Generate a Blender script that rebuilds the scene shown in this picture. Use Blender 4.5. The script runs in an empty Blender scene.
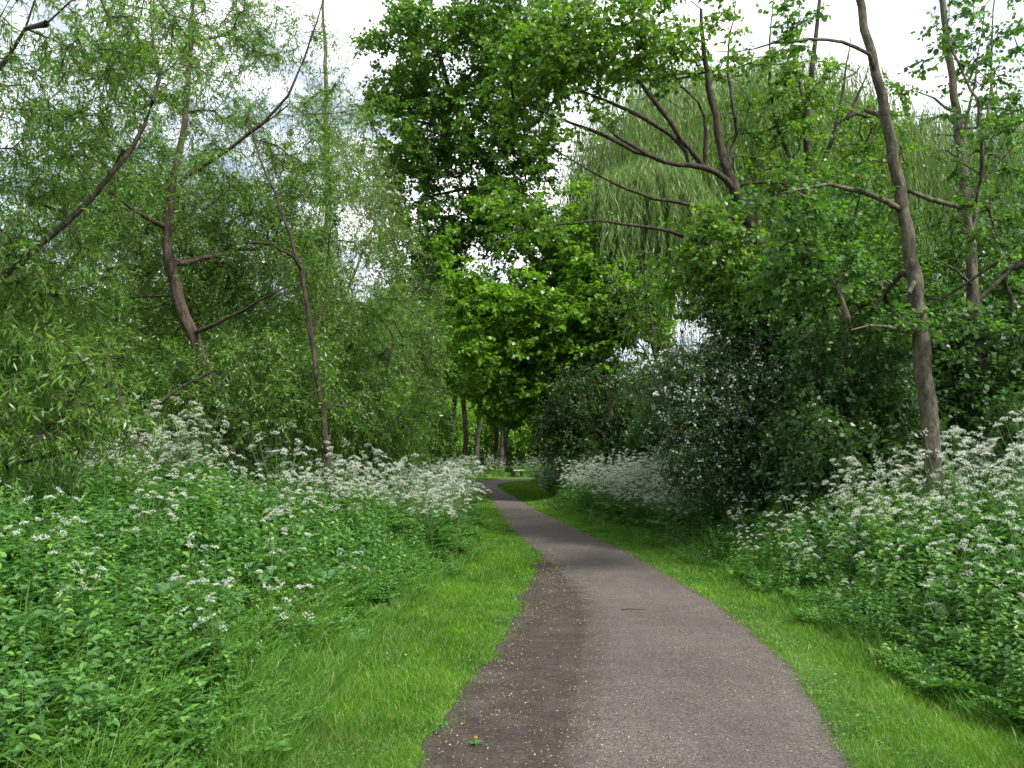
import bpy, math, random
import numpy as np
from math import radians as R
rng = np.random.default_rng(11)
random.seed(11)
sc = bpy.context.scene
col = sc.collection

# ------------------------------------------------------------------ camera
CAMH, FPX, HOR = 1.65, 820.0, 450.0
PITCH = math.atan((HOR - 384.0) / FPX)
cam_d = bpy.data.cameras.new('camera'); cam = bpy.data.objects.new('camera', cam_d); col.objects.link(cam)
cam.location = (0, 0, CAMH); cam.rotation_euler = (R(90) + PITCH, 0, 0)
cam_d.sensor_width = 36.0; cam_d.lens = FPX / 1024 * 36.0
cam_d.clip_start = 0.05; cam_d.clip_end = 2000
sc.camera = cam

# ------------------------------------------------------------------ sky and light (bright overcast)
SUN_EL, SUN_AZ = R(50), R(128)          # azimuth from +Y towards +X
w = bpy.data.worlds.new('World'); sc.world = w; w.use_nodes = True
nt = w.node_tree; nt.nodes.clear()
N = nt.nodes.new; Lk = nt.links.new
out = N('ShaderNodeOutputWorld'); bg = N('ShaderNodeBackground'); bg.inputs['Strength'].default_value = 0.115
sky = N('ShaderNodeTexSky'); sky.sky_type = 'NISHITA'; sky.sun_disc = False
sky.sun_elevation = SUN_EL; sky.sun_rotation = SUN_AZ
tc = N('ShaderNodeTexCoord'); mp = N('ShaderNodeMapping'); mp.inputs['Scale'].default_value = (1.0, 1.0, 2.6)
nz = N('ShaderNodeTexNoise'); nz.inputs['Scale'].default_value = 2.2; nz.inputs['Detail'].default_value = 7
rp = N('ShaderNodeValToRGB'); rp.color_ramp.elements[0].position = 0.30; rp.color_ramp.elements[1].position = 0.56
nz2 = N('ShaderNodeTexNoise'); nz2.inputs['Scale'].default_value = 5.0; nz2.inputs['Detail'].default_value = 5
cr = N('ShaderNodeValToRGB')
cr.color_ramp.elements[0].position = 0.36; cr.color_ramp.elements[0].color = (4.8, 5.1, 6.0, 1)
cr.color_ramp.elements[1].position = 0.55; cr.color_ramp.elements[1].color = (12.0, 11.8, 12.2, 1)
mx = N('ShaderNodeMix'); mx.data_type = 'RGBA'
Lk(tc.outputs['Generated'], mp.inputs['Vector']); Lk(mp.outputs[0], nz.inputs['Vector']); Lk(mp.outputs[0], nz2.inputs['Vector'])
Lk(nz.outputs['Fac'], rp.inputs['Fac']); Lk(nz2.outputs['Fac'], cr.inputs['Fac'])
Lk(rp.outputs['Color'], mx.inputs['Factor']); Lk(sky.outputs['Color'], mx.inputs['A']); Lk(cr.outputs['Color'], mx.inputs['B'])
Lk(mx.outputs['Result'], bg.inputs['Color']); Lk(bg.outputs[0], out.inputs[0])
w.cycles.sampling_method = 'MANUAL'; w.cycles.sample_map_resolution = 512

sun_d = bpy.data.lights.new('sun', 'SUN'); sun_d.energy = 4.4; sun_d.angle = R(10); sun_d.color = (1, .96, .88)
sun = bpy.data.objects.new('sun', sun_d); col.objects.link(sun)
sun.rotation_euler = (R(90) - SUN_EL, 0, math.pi - SUN_AZ)   # checked below: light comes from azimuth SUN_AZ
from mathutils import Vector
sdir = Vector((math.sin(SUN_AZ) * math.cos(SUN_EL), math.cos(SUN_AZ) * math.cos(SUN_EL), math.sin(SUN_EL)))
sun.rotation_euler = sdir.to_track_quat('Z', 'Y').to_euler()

sc.view_settings.view_transform = 'Standard'; sc.view_settings.look = 'None'
sc.view_settings.exposure = 0.8; sc.view_settings.gamma = 1
sc.view_settings.use_curve_mapping = False
sc.render.engine = 'CYCLES'
cy = sc.cycles
cy.max_bounces = 6; cy.diffuse_bounces = 4; cy.glossy_bounces = 1; cy.transmission_bounces = 4; cy.transparent_max_bounces = 4
cy.caustics_reflective = False; cy.caustics_refractive = False
cy.use_denoising = True; cy.denoiser = 'OPENIMAGEDENOISE'; cy.denoising_input_passes = 'RGB_ALBEDO_NORMAL'; cy.denoising_prefilter = 'ACCURATE'; cy.use_adaptive_sampling = True; cy.adaptive_threshold = 0.02
cy.sample_clamp_indirect = 4
sc.render.use_persistent_data = False

# ------------------------------------------------------------------ helpers
def P(px, py, Y):
    """the point at distance Y ahead that the photograph shows at (px, py)"""
    u = (px - 512) / FPX; v = (384 - py) / FPX
    dy = math.cos(PITCH) - v * math.sin(PITCH); dz = math.sin(PITCH) + v * math.cos(PITCH)
    return np.array((u * Y / dy, Y, CAMH + dz * Y / dy))

def pix(x, y, z):
    dy, dz = y, z - CAMH
    c, s = math.cos(PITCH), math.sin(PITCH)
    f = np.maximum(dy * c + dz * s, 1e-3); uu = x / f; vv = (dz * c - dy * s) / f
    return 512 + uu * FPX, 384 - vv * FPX

def sstep(a, b, x):
    t = np.clip((x - a) / (b - a), 0, 1); return t * t * (3 - 2 * t)

def noise2(x, y, s=1.0, seed=0):
    r = np.random.default_rng(100 + seed); v = np.zeros(np.broadcast(x, y).shape)
    for k in range(5):
        a = r.uniform(0, 6.28); f = s * (1.0 + .75 * k); ph = r.uniform(0, 6.28, 2)
        v = v + np.sin((x * math.cos(a) + y * math.sin(a)) * f + ph[0] + 1.3 * np.sin((x * math.sin(a) - y * math.cos(a)) * f * .7 + ph[1])) / (1 + .5 * k)
    return v / 2.6

def noise3(p, s, seed=0):
    return .5 * (noise2(p[:, 0] + p[:, 2] * .37, p[:, 1] + p[:, 2] * .71, s, seed) + noise2(p[:, 2] - p[:, 1] * .3, p[:, 0] * .9 + p[:, 1] * .2, s, seed + 7)) * 1.5

def mesh(name, V, F4, mats, parent=None, rnd=None, mi=None, smooth=False):
    """F4: (m,4) array of quads, or a list of such arrays joined"""
    me = bpy.data.meshes.new(name)
    V = np.ascontiguousarray(V, dtype=np.float32); F4 = np.ascontiguousarray(F4, dtype=np.int32)
    k = F4.shape[1]
    me.vertices.add(len(V)); me.vertices.foreach_set('co', V.ravel())
    me.loops.add(F4.size); me.loops.foreach_set('vertex_index', F4.ravel())
    me.polygons.add(len(F4)); me.polygons.foreach_set('loop_start', np.arange(0, F4.size, k, dtype=np.int32))
    if mi is not None: me.polygons.foreach_set('material_index', np.ascontiguousarray(mi, dtype=np.int32))
    if smooth: me.polygons.foreach_set('use_smooth', np.ones(len(F4), dtype=bool))
    me.update(calc_edges=True)
    if rnd is not None:
        at = me.attributes.new('rnd', 'FLOAT', 'FACE'); at.data.foreach_set('value', np.ascontiguousarray(rnd, dtype=np.float32))
    for m in (mats if isinstance(mats, (list, tuple)) else [mats]): me.materials.append(m)
    o = bpy.data.objects.new(name, me); col.objects.link(o)
    if parent is not None: o.parent = parent
    return o

def tag(o, label=None, cat=None, group=None, kind=None):
    if label: o['label'] = label
    if cat: o['category'] = cat
    if group: o['group'] = group
    if kind: o['kind'] = kind
    return o

def empty(name, loc=(0, 0, 0), rz=0):
    o = bpy.data.objects.new(name, None); col.objects.link(o); o.location = loc; o.rotation_euler = (0, 0, rz)
    o.empty_display_size = .2
    return o

def copy_tree(o, parent=None):
    c = o.copy(); col.objects.link(c)
    if parent is not None: c.parent = parent
    for ch in list(o.children): copy_tree(ch, c)
    return c

def unit(v):
    return v / np.maximum(np.linalg.norm(v, axis=-1, keepdims=True), 1e-9)

# ------------------------------------------------------------------ materials
def mat_new(name):
    m = bpy.data.materials.new(name); m.use_nodes = True; m.node_tree.nodes.clear(); return m

def ramp(nt, stops):
    r = nt.nodes.new('ShaderNodeValToRGB'); e = r.color_ramp.elements
    while len(e) < len(stops): e.new(.5)
    for i, (p, c) in enumerate(stops): e[i].position = p; e[i].color = (*c, 1)
    return r

def leaf_mat(name, stops, trans=.45, gloss=.05, rough=.4, tint=(1.25, 1.35, .6)):
    m = mat_new(name); nt = m.node_tree; N = nt.nodes.new; L = nt.links.new
    at = N('ShaderNodeAttribute'); at.attribute_name = 'rnd'
    rp = ramp(nt, stops); L(at.outputs['Fac'], rp.inputs['Fac'])
    di = N('ShaderNodeBsdfDiffuse'); tr = N('ShaderNodeBsdfTranslucent'); mul = N('ShaderNodeMix'); mul.data_type = 'RGBA'; mul.blend_type = 'MULTIPLY'
    mul.inputs['Factor'].default_value = 1; mul.inputs['B'].default_value = (*tint, 1)
    L(rp.outputs[0], di.inputs['Color']); L(rp.outputs[0], mul.inputs['A']); L(mul.outputs['Result'], tr.inputs['Color'])
    a = N('ShaderNodeMixShader'); a.inputs[0].default_value = trans; L(di.outputs[0], a.inputs[1]); L(tr.outputs[0], a.inputs[2])
    g = N('ShaderNodeBsdfGlossy'); g.inputs['Roughness'].default_value = rough; g.inputs['Color'].default_value = (1, 1, 1, 1)
    b = N('ShaderNodeMixShader'); b.inputs[0].default_value = gloss * .38; L(a.outputs[0], b.inputs[1]); L(g.outputs[0], b.inputs[2])
    o = N('ShaderNodeOutputMaterial'); L(b.outputs[0], o.inputs[0])
    return m

def flat_mat(name, c, rough=.8, nscale=None, c2=None, bump=0, stretch=(1, 1, 1), p=(.35, .65)):
    m = mat_new(name); nt = m.node_tree; N = nt.nodes.new; L = nt.links.new
    bs = N('ShaderNodeBsdfPrincipled'); bs.inputs['Roughness'].default_value = rough; bs.inputs['Specular IOR Level'].default_value = .25
    bs.inputs['Base Color'].default_value = (*c, 1)
    if nscale:
        tc = N('ShaderNodeTexCoord'); mp = N('ShaderNodeMapping'); mp.inputs['Scale'].default_value = stretch
        nz = N('ShaderNodeTexNoise'); nz.inputs['Scale'].default_value = nscale; nz.inputs['Detail'].default_value = 6; nz.inputs['Roughness'].default_value = .65
        L(tc.outputs['Object'], mp.inputs[0]); L(mp.outputs[0], nz.inputs['Vector'])
        rp = ramp(nt, [(p[0], c), (p[1], c2)]); L(nz.outputs['Fac'], rp.inputs[0]); L(rp.outputs[0], bs.inputs['Base Color'])
        if bump:
            bp = N('ShaderNodeBump'); bp.inputs['Strength'].default_value = bump; bp.inputs['Distance'].default_value = .06
            L(nz.outputs['Fac'], bp.inputs['Height']); L(bp.outputs[0], bs.inputs['Normal'])
    o = N('ShaderNodeOutputMaterial'); L(bs.outputs[0], o.inputs[0])
    return m

M = {}
M['willow'] = leaf_mat('willow_leaf', [(0, (.062, .14, .026)), (.5, (.10, .215, .034)), (.85, (.155, .295, .042)), (1, (.26, .40, .05))], .55, .06)
M['palewillow'] = leaf_mat('pale_willow_leaf', [(0, (.10, .17, .05)), (.6, (.14, .235, .065)), (1, (.19, .30, .08))], .5, .05)
M['weeping'] = leaf_mat('weeping_willow_leaf', [(0, (.10, .17, .05)), (.6, (.15, .24, .07)), (1, (.2, .31, .085))], .4, .04)
M['maple'] = leaf_mat('maple_leaf', [(0, (.06, .14, .014)), (.5, (.11, .24, .018)), (.85, (.17, .33, .022)), (1, (.28, .44, .035))], .55, .06)
M['dark'] = leaf_mat('dark_leaf', [(0, (.035, .085, .016)), (.6, (.06, .135, .022)), (1, (.11, .21, .03))], .45, .06)
M['tallmaple'] = leaf_mat('tall_maple_leaf', [(0, (.045, .11, .018)), (.6, (.08, .175, .025)), (1, (.14, .27, .035))], .5, .06)
M['yew'] = leaf_mat('yew_needles', [(0, (.022, .055, .012)), (.6, (.035, .08, .016)), (1, (.06, .12, .02))], .3, .05)
M['lime'] = leaf_mat('lime_leaf', [(0, (.055, .125, .016)), (.6, (.095, .20, .022)), (1, (.19, .33, .03))], .5, .08)
M['alder'] = leaf_mat('alder_leaf', [(0, (.04, .11, .02)), (.6, (.07, .17, .026)), (.9, (.11, .24, .035)), (1, (.2, .36, .05))], .5, .06, rough=.6)
M['shrub'] = leaf_mat('shrub_leaf', [(0, (.032, .085, .02)), (.6, (.05, .125, .026)), (1, (.09, .19, .035))], .4, .08)
M['haw'] = leaf_mat('hawthorn_leaf', [(0, (.028, .075, .02)), (.6, (.045, .115, .026)), (1, (.08, .17, .035))], .4, .08)
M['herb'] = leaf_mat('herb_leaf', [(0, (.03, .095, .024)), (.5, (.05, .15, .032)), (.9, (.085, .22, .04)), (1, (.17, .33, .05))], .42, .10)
M['fern'] = leaf_mat('fern_leaf', [(0, (.04, .12, .022)), (.6, (.07, .19, .03)), (1, (.13, .29, .04))], .42, .05)
M['dock'] = leaf_mat('dock_leaf', [(0, (.045, .14, .045)), (1, (.08, .21, .06))], .4, .14)
M['grass'] = leaf_mat('grass_blade', [(0, (.035, .10, .012)), (.35, (.075, .185, .015)), (.65, (.12, .265, .019)), (.9, (.17, .335, .026)), (.97, (.22, .33, .05)), (1, (.34, .30, .13))], .42, .04)
M['longgrass'] = leaf_mat('long_grass_blade', [(0, (.06, .15, .02)), (.6, (.10, .235, .03)), (.9, (.16, .31, .04)), (1, (.30, .29, .13))], .42, .05)
M['flower'] = leaf_mat('white_floret', [(0, (.48, .55, .42)), (1, (.76, .79, .73))], .35, .02, tint=(1, 1, .95))
M['mayblossom'] = leaf_mat('may_blossom', [(0, (.42, .46, .38)), (1, (.7, .7, .66))], .35, .02, tint=(1, 1, 1))
M['yellow'] = leaf_mat('yellow_floret', [(0, (.7, .5, .01)), (1, (.85, .65, .02))], .3, .02, tint=(1, 1, .5))
M['litter'] = leaf_mat('litter_leaf', [(0, (.04, .028, .018)), (.4, (.14, .11, .05)), (.8, (.30, .26, .11)), (1, (.48, .44, .25))], .15, .04, tint=(1, 1, 1))
M['stem'] = flat_mat('green_stem', (.07, .14, .035), .6)
M['bark'] = flat_mat('brown_bark', (.035, .027, .02), .9, 14, (.08, .063, .044), .9, (1, 1, .3), p=(.42, .58))
M['greybark'] = flat_mat('grey_green_bark', (.032, .03, .02), .85, 10, (.115, .10, .07), .8, (1, 1, .45), p=(.4, .6))
M['darkbark'] = flat_mat('dark_bark', (.022, .018, .014), .9, 13, (.065, .052, .036), .9, (1, 1, .3), p=(.42, .58))
M['farbark'] = flat_mat('far_bark', (.03, .026, .022), .9, 5, (.09, .078, .068), .4, (1, 1, .3))

# ------------------------------------------------------------------ lie of the land
def ctr(y):
    return np.interp(y, [-60, -4, 0, 4.25, 5.86, 7.43, 9, 10.65, 13.3, 16.9, 22.5, 27, 34, 38.6, 60], [-2, -.65, .1, .93, 1.2, 1.39, 1.42, 1.36, 1.15, .68, .1, -.33, -.85, -1.2, -1.2])

def gz(x, y):
    x = np.asarray(x, float); y = np.asarray(y, float)
    l = ctr(y) - x; r = x - ctr(y)
    k = 1 - .85 * sstep(30, 42, y)
    h = (.75 * sstep(2.0, 6.0, l) + .6 * sstep(1.5, 4.8, r)) * k
    far = sstep(1.3, 3.5, np.maximum(l, r))
    return h + far * .05 * noise2(x, y, 1.1, 3) * k - .0 * x

def herb_left(y):   # border between verge grass and the left bank herbs
    return np.interp(y, [0, 4.25, 7.1, 9, 12.3, 16.9, 22, 27, 38.6, 44], [-1.25, -1.3, -1.3, -1.15, -.68, -.62, -1.05, -1.6, -2.6, -3.6])
def herb_right(y):
    return np.interp(y, [0, 4.7, 6.8, 9, 13.5, 20.8, 24.6, 34, 40], [2.9, 2.85, 2.95, 2.95, 2.6, 1.5, 1.25, .65, .8])
def soil_left(y):
    return np.interp(y, [0, 4.25, 5.0, 5.86, 6.6, 7.43, 9.0, 10.65, 13.3], [-1.0, -.50, -.44, -.36, -.2, -.07, .06, .2, .46])

# ground sheet
ys = np.concatenate([np.linspace(-300, -12, 12), np.linspace(-10, 60, 281), np.linspace(64, 600, 24)])
xs = np.concatenate([np.linspace(-500, -32, 14), np.linspace(-30, 30, 241), np.linspace(33, 500, 14)])
XX, YY = np.meshgrid(xs, ys)
V = np.stack([XX, YY, gz(XX, YY)], -1).reshape(-1, 3)
nx, ny = len(xs), len(ys)
ii, jj = np.meshgrid(np.arange(nx - 1), np.arange(ny - 1)); b = (jj * nx + ii).ravel()
m = flat_mat('verge_soil_and_moss', (.035, .075, .016), .95, 2.5, (.075, .12, .025), .5)
g = mesh('ground', V, np.stack([b, b + 1, b + nx + 1, b + nx], 1), m, smooth=True)
tag(g, kind='structure')

def asphalt():
    m = mat_new('worn_asphalt'); nt = m.node_tree; N = nt.nodes.new; L = nt.links.new
    tc = N('ShaderNodeTexCoord'); bs = N('ShaderNodeBsdfPrincipled')
    def noise(s, d=4, r=.6):
        n = N('ShaderNodeTexNoise'); n.inputs['Scale'].default_value = s; n.inputs['Detail'].default_value = d; n.inputs['Roughness'].default_value = r
        L(tc.outputs['Object'], n.inputs['Vector']); return n
    big = noise(.6, 3, .5); mid = noise(5, 5); fine = noise(75, 3, .8)
    vor = N('ShaderNodeTexVoronoi'); vor.inputs['Scale'].default_value = 95; L(tc.outputs['Object'], vor.inputs['Vector'])
    r1 = ramp(nt, [(.3, (.060, .054, .051)), (.7, (.092, .084, .080))]); L(big.outputs['Fac'], r1.inputs[0])
    r2 = ramp(nt, [(.36, (.55, .53, .53)), (.5, (.92, .91, .91)), (.6, (1.1, 1.08, 1.04)), (.66, (2.5, 2.35, 2.0))]); L(fine.outputs['Fac'], r2.inputs[0])
    r3 = ramp(nt, [(.35, (.9, .88, .88)), (.65, (1.06, 1.05, 1.04))]); L(mid.outputs['Fac'], r3.inputs[0])
    r4 = ramp(nt, [(.0, (.5, .48, .47)), (.35, (.9, .88, .86)), (.8, (1.35, 1.3, 1.24))]); L(vor.outputs['Color'], r4.inputs[0])
    def mul(a, b):
        x = N('ShaderNodeMix'); x.data_type = 'RGBA'; x.blend_type = 'MULTIPLY'; x.inputs['Factor'].default_value = 1
        L(a, x.inputs['A']); L(b, x.inputs['B']); return x.outputs['Result']
    c = mul(mul(mul(r1.outputs[0], r2.outputs[0]), r3.outputs[0]), r4.outputs[0])
    at = N('ShaderNodeAttribute'); at.attribute_name = 'soil'
    sn = noise(3.2, 8, .75); sn2 = noise(48, 8, .75)
    ad = N('ShaderNodeMath'); ad.operation = 'MULTIPLY_ADD'; ad.inputs[1].default_value = 2.3; L(sn.outputs['Fac'], ad.inputs[0])
    s2 = N('ShaderNodeMath'); s2.operation = 'SUBTRACT'; s2.inputs[1].default_value = 1.62; L(ad.outputs[0], s2.inputs[0])
    L(at.outputs['Fac'], ad.inputs[2])
    rr = ramp(nt, [(.0, (0, 0, 0)), (.95, (1, 1, 1))]); L(s2.outputs[0], rr.inputs[0])
    so = ramp(nt, [(.3, (.012, .009, .007)), (.5, (.027, .020, .016)), (.72, (.072, .054, .042))]); L(sn2.outputs['Fac'], so.inputs[0])
    xm = N('ShaderNodeMix'); xm.data_type = 'RGBA'; L(rr.outputs[0], xm.inputs['Factor']); L(c, xm.inputs['A']); L(so.outputs[0], xm.inputs['B']); c = xm.outputs['Result']
    L(c, bs.inputs['Base Color']); bs.inputs['Roughness'].default_value = .85; bs.inputs['Specular IOR Level'].default_value = .3
    bp = N('ShaderNodeBump'); bp.inputs['Strength'].default_value = .6; bp.inputs['Distance'].default_value = .006
    L(vor.outputs['Distance'], bp.inputs['Height']); L(bp.outputs[0], bs.inputs['Normal'])
    o = N('ShaderNodeOutputMaterial'); L(bs.outputs[0], o.inputs[0]); return m

def smoothline(pts, n):
    pts = np.array(pts, float); d = np.r_[0, np.cumsum(np.linalg.norm(np.diff(pts, axis=0), axis=1))]
    t = np.linspace(0, d[-1], n); q = np.stack([np.interp(t, d, pts[:, k]) for k in range(2)], 1)
    for _ in range(6): q[1:-1] = .25 * q[:-2] + .5 * q[1:-1] + .25 * q[2:]
    return q
Lp = smoothline([(-2.4, -12), (-1.5, -4), (-.65, 0), (.13, 4.25), (.29, 5.0), (.39, 5.86), (.59, 7.43), (.71, 9.0), (.65, 10.65), (.42, 13.3), (-.04, 16.9), (-.42, 22.5), (-.86, 29), (-1.5, 34.5), (-2.15, 40), (-2.05, 43.6), (-1.2, 45.6), (.45, 46.9), (6, 48.5), (18, 50), (40, 50)], 420)
Rp = smoothline([(-.6, -12), (.3, -4), (1.05, 0), (1.73, 4.25), (1.88, 5.0), (2.08, 5.86), (2.19, 7.43), (2.2, 9.0), (2.1, 10.65), (1.9, 13.3), (1.4, 16.9), (.72, 22.5), (.15, 29), (-.45, 34.5), (-.62, 38.5), (-.45, 40.6), (.15, 42), (2, 43.4), (6, 44.6), (18, 46), (40, 46)], 420)
jr = noise2(np.arange(420) * .9, 0 * Rp[:, 0], 1.0, 5) * .035
k = 25; t = np.linspace(0, 1, k)[None, :, None]
Q = Lp[:, None] * (1 - t) + (Rp + np.stack([jr, 0 * jr], 1))[:, None] * t
z = .003 + (.012 * np.clip(np.minimum(np.linspace(0, 1, k) / .14, (1 - np.linspace(0, 1, k)) / .06), 0, 1) + .016 * np.sin(np.linspace(0, math.pi, k)))[None, :] + gz(Q[..., 0], Q[..., 1]) * .0
V = np.concatenate([Q, np.broadcast_to(z[..., None], Q.shape[:2] + (1,))], -1).reshape(-1, 3)
V[:, 2] += np.maximum(gz(V[:, 0], V[:, 1]), 0)
ii, jj = np.meshgrid(np.arange(k - 1), np.arange(419)); b = (jj * k + ii).ravel()
MASP = asphalt()
po = tag(mesh('path', V, np.stack([b, b + 1, b + k + 1, b + k], 1), MASP, smooth=True), kind='structure')
tt = np.broadcast_to(np.linspace(0, 1, k)[None], (420, k)).ravel(); yv = V[:, 1]
sv_ = 1.15 - 3.3 * tt - .9 * sstep(9, 15, yv); sv_ = np.maximum(sv_, .9 - 8 * (1 - tt)); sv_ = np.where((yv > 15) & (tt < .5), .6 - 5 * tt, sv_)
at = po.data.attributes.new('soil', 'FLOAT', 'POINT'); at.data.foreach_set('value', np.clip(sv_, -1, 2).astype(np.float32))
# worn soil beside the path
yy = np.linspace(-4, 13.8, 180)
Lx = soil_left(yy) + .07 * noise2(yy * 2, yy * 0, 2.2, 8); Rx = np.interp(yy, Lp[:, 1], Lp[:, 0]) + .06
k = 9; t = np.linspace(0, 1, k)[None, :]
X = Lx[:, None] * (1 - t) + Rx[:, None] * t; Yg = np.broadcast_to(yy[:, None], X.shape)
V = np.stack([X, Yg, gz(X, Yg) + .0075 + .0028 * noise2(X, Yg, 7, 2)], -1).reshape(-1, 3)
ii, jj = np.meshgrid(np.arange(k - 1), np.arange(len(yy) - 1)); b = (jj * k + ii).ravel()
so_ = tag(mesh('worn_soil_edge', V, np.stack([b, b + 1, b + k + 1, b + k], 1), MASP, smooth=True), kind='structure')
at = so_.data.attributes.new('soil', 'FLOAT', 'POINT'); at.data.foreach_set('value', np.full(len(V), 1.3, np.float32))

# ------------------------------------------------------------------ leaves and blades
def leaf_geo(C, A, Nn, Ln, Wd, kind='rhomb', fold=.12, droop=.12):
    A = unit(A); S = unit(np.cross(A, Nn)); Nn = np.cross(S, A)
    L_ = Ln[:, None]; W_ = Wd[:, None] * .5; n = len(C)
    if kind == 'rhomb':
        mid = C + A * L_ * .42
        Vv = np.stack([C, mid + S * W_ + Nn * W_ * fold, C + A * L_ - Nn * L_ * droop, mid - S * W_ + Nn * W_ * fold], 1)
        F = np.arange(n * 4, dtype=np.int32).reshape(n, 4); return Vv.reshape(-1, 3), F, 1
    a = C + A * L_ * .28 + Nn * W_ * fold; c2 = C + A * L_ * .68 + Nn * W_ * fold - Nn * L_ * droop * .4
    Vv = np.stack([C, a + S * W_, c2 + S * W_ * .78, C + A * L_ - Nn * L_ * droop, c2 - S * W_ * .78, a - S * W_], 1)
    b = np.arange(n, dtype=np.int32)[:, None] * 6
    F = np.stack([b + np.array([[0, 1, 2, 3]]), b + np.array([[0, 3, 4, 5]])], 1).reshape(-1, 4)
    return Vv.reshape(-1, 3), F, 2

def tubes(P0, P1, r0, r1, D0, D1, ns):
    """one open prism for each segment"""
    def ring(Pc, D, r):
        ref = np.where(np.abs(D[:, 2:3]) > .9, np.array([[1., 0, 0]]), np.array([[0, 0, 1.]]))
        u = unit(np.cross(ref, D)); v = np.cross(D, u)
        a = np.arange(ns) * 2 * math.pi / ns
        return Pc[:, None] + (u[:, None] * np.cos(a)[None, :, None] + v[:, None] * np.sin(a)[None, :, None]) * r[:, None, None]
    A = ring(P0, D0, r0); B = ring(P1, D1, r1); n = len(P0)
    V = np.concatenate([A, B], 1).reshape(-1, 3)
    b = np.arange(n)[:, None] * 2 * ns; i = np.arange(ns); j = (i + 1) % ns
    F = np.stack([b + i, b + j, b + j + ns, b + i + ns], -1).reshape(-1, 4)
    return V, F

def join(parts):
    Vs, Fs, o = [], [], 0
    for v, f in parts:
        if len(v) == 0: continue
        Vs.append(v); Fs.append(f + o); o += len(v)
    return np.concatenate(Vs), np.concatenate(Fs)

def ell(px, py, Y, rx, ry, rz, n):
    """n leafy points in an ellipsoid that the photograph shows round (px, py)"""
    c = P(px, py, Y); d = unit(rng.normal(size=(n, 3))); r = rng.uniform(.05, 1, n) ** (1 / 2.2)
    return c + d * r[:, None] * np.array([rx * Y / FPX, rz, ry * Y / FPX])

def skeleton(paths, attr, step=.3, wob=.08, trunk_r=.12, tip_r=.004, curve=.35, up=0.0, limb=.34):
    pos, par, main = [], [], []
    for k, path in enumerate(paths):
        path = np.array(path, float); d = np.r_[0, np.cumsum(np.linalg.norm(np.diff(path, axis=0), axis=1))]
        n = max(2, int(d[-1] / step) + 1); t = np.linspace(0, d[-1], n)
        q = np.stack([np.interp(t, d, path[:, i]) for i in range(3)], 1)
        for _ in range(2): q[1:-1] = .25 * q[:-2] + .5 * q[1:-1] + .25 * q[2:]
        q[1:] += rng.normal(size=q[1:].shape) * wob * step * .35
        if pos:
            A = np.array(pos); p = int(np.argmin(((A - q[0]) ** 2).sum(1))); st = 0 if np.linalg.norm(A[p] - q[0]) > step * .6 else 1
        else: p = -1; st = 0
        for i in range(st, n):
            pos.append(q[i]); par.append(p); main.append(k); p = len(pos) - 1
    nmain = len(pos)
    cap = nmain + 200000
    A = np.zeros((nmain + len(attr) * 30 + 10, 3)); A[:nmain] = pos; cnt = nmain
    par = list(par); tips = []
    if len(attr):
        d0 = np.array([np.min(((A[:nmain] - a) ** 2).sum(1)) for a in attr]); order = np.argsort(d0)
        for ai in order:
            a = attr[ai]
            dd = A[:cnt] - a; dist = np.sqrt((dd ** 2).sum(1))
            cost = dist + .25 * np.maximum(A[:cnt, 2] - a[2], 0) * (1 if up >= 0 else 0)
            cost[:max(1, int(nmain * 0.0))] += 0
            p = int(np.argmin(cost)); s = A[p]; L = dist[p]
            if L < 1e-3: continue
            n = min(28, max(1, int(round(L / step))))
            pd = s - A[par[p]] if par[p] >= 0 else np.array([0, 0, 1.]); pd = pd / (np.linalg.norm(pd) + 1e-9)
            c = s + pd * L * curve + np.array([0, 0, up * L * .2])
            for i in range(1, n + 1):
                t = i / n; q = (1 - t) ** 2 * s + 2 * t * (1 - t) * c + t * t * a
                if i < n: q = q + rng.normal(size=3) * wob * step
                if cnt >= len(A): break
                A[cnt] = q; par.append(p); main.append(-1); p = cnt; cnt += 1
            tips.append(p)
    A = A[:cnt]; par = np.array(par); main = np.array(main)
    count = np.zeros(cnt)
    haschild = np.zeros(cnt, bool); haschild[par[par >= 0]] = True
    count[~haschild] = 1
    for i in range(cnt - 1, 0, -1):
        if par[i] >= 0: count[par[i]] += count[i]
    ntip = max(count[0], 2); e = math.log(trunk_r / tip_r) / math.log(ntip)
    e = min(e, .62); r = trunk_r * (count / ntip) ** e
    for q in range(1, len(paths)):
        ix = np.where(main == q)[0]
        if len(ix):
            tq = np.linspace(0, 1, len(ix)); r[ix] = np.clip(r[ix], limb * trunk_r * (1 - .93 * tq) + .002, 1.3 * limb * trunk_r * (1 - .85 * tq) + .004)
    ix = np.where(main == 0)[0]; tq = np.linspace(0, 1, len(ix)); r[ix] = np.maximum(r[ix], trunk_r * (1 - .8 * tq ** 1.3))
    return A, par, main, r, np.array(tips, int)

def wood(A, par, r, sel, ns):
    idx = np.where(sel & (par >= 0))[0]
    if len(idx) == 0: return np.zeros((0, 3)), np.zeros((0, 4), int)
    p = par[idx]; D = np.zeros_like(A); k = par >= 0; D[k] = unit(A[k] - A[par[k]]); D[~k] = (0, 0, 1)
    cont = r[idx] > .72 * r[p]
    D0 = np.where(cont[:, None], D[p], D[idx]); r0 = np.where(cont, r[p], r[idx] * 1.15)
    return tubes(A[p], A[idx], r0, r[idx], D0, D[idx], ns)

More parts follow.
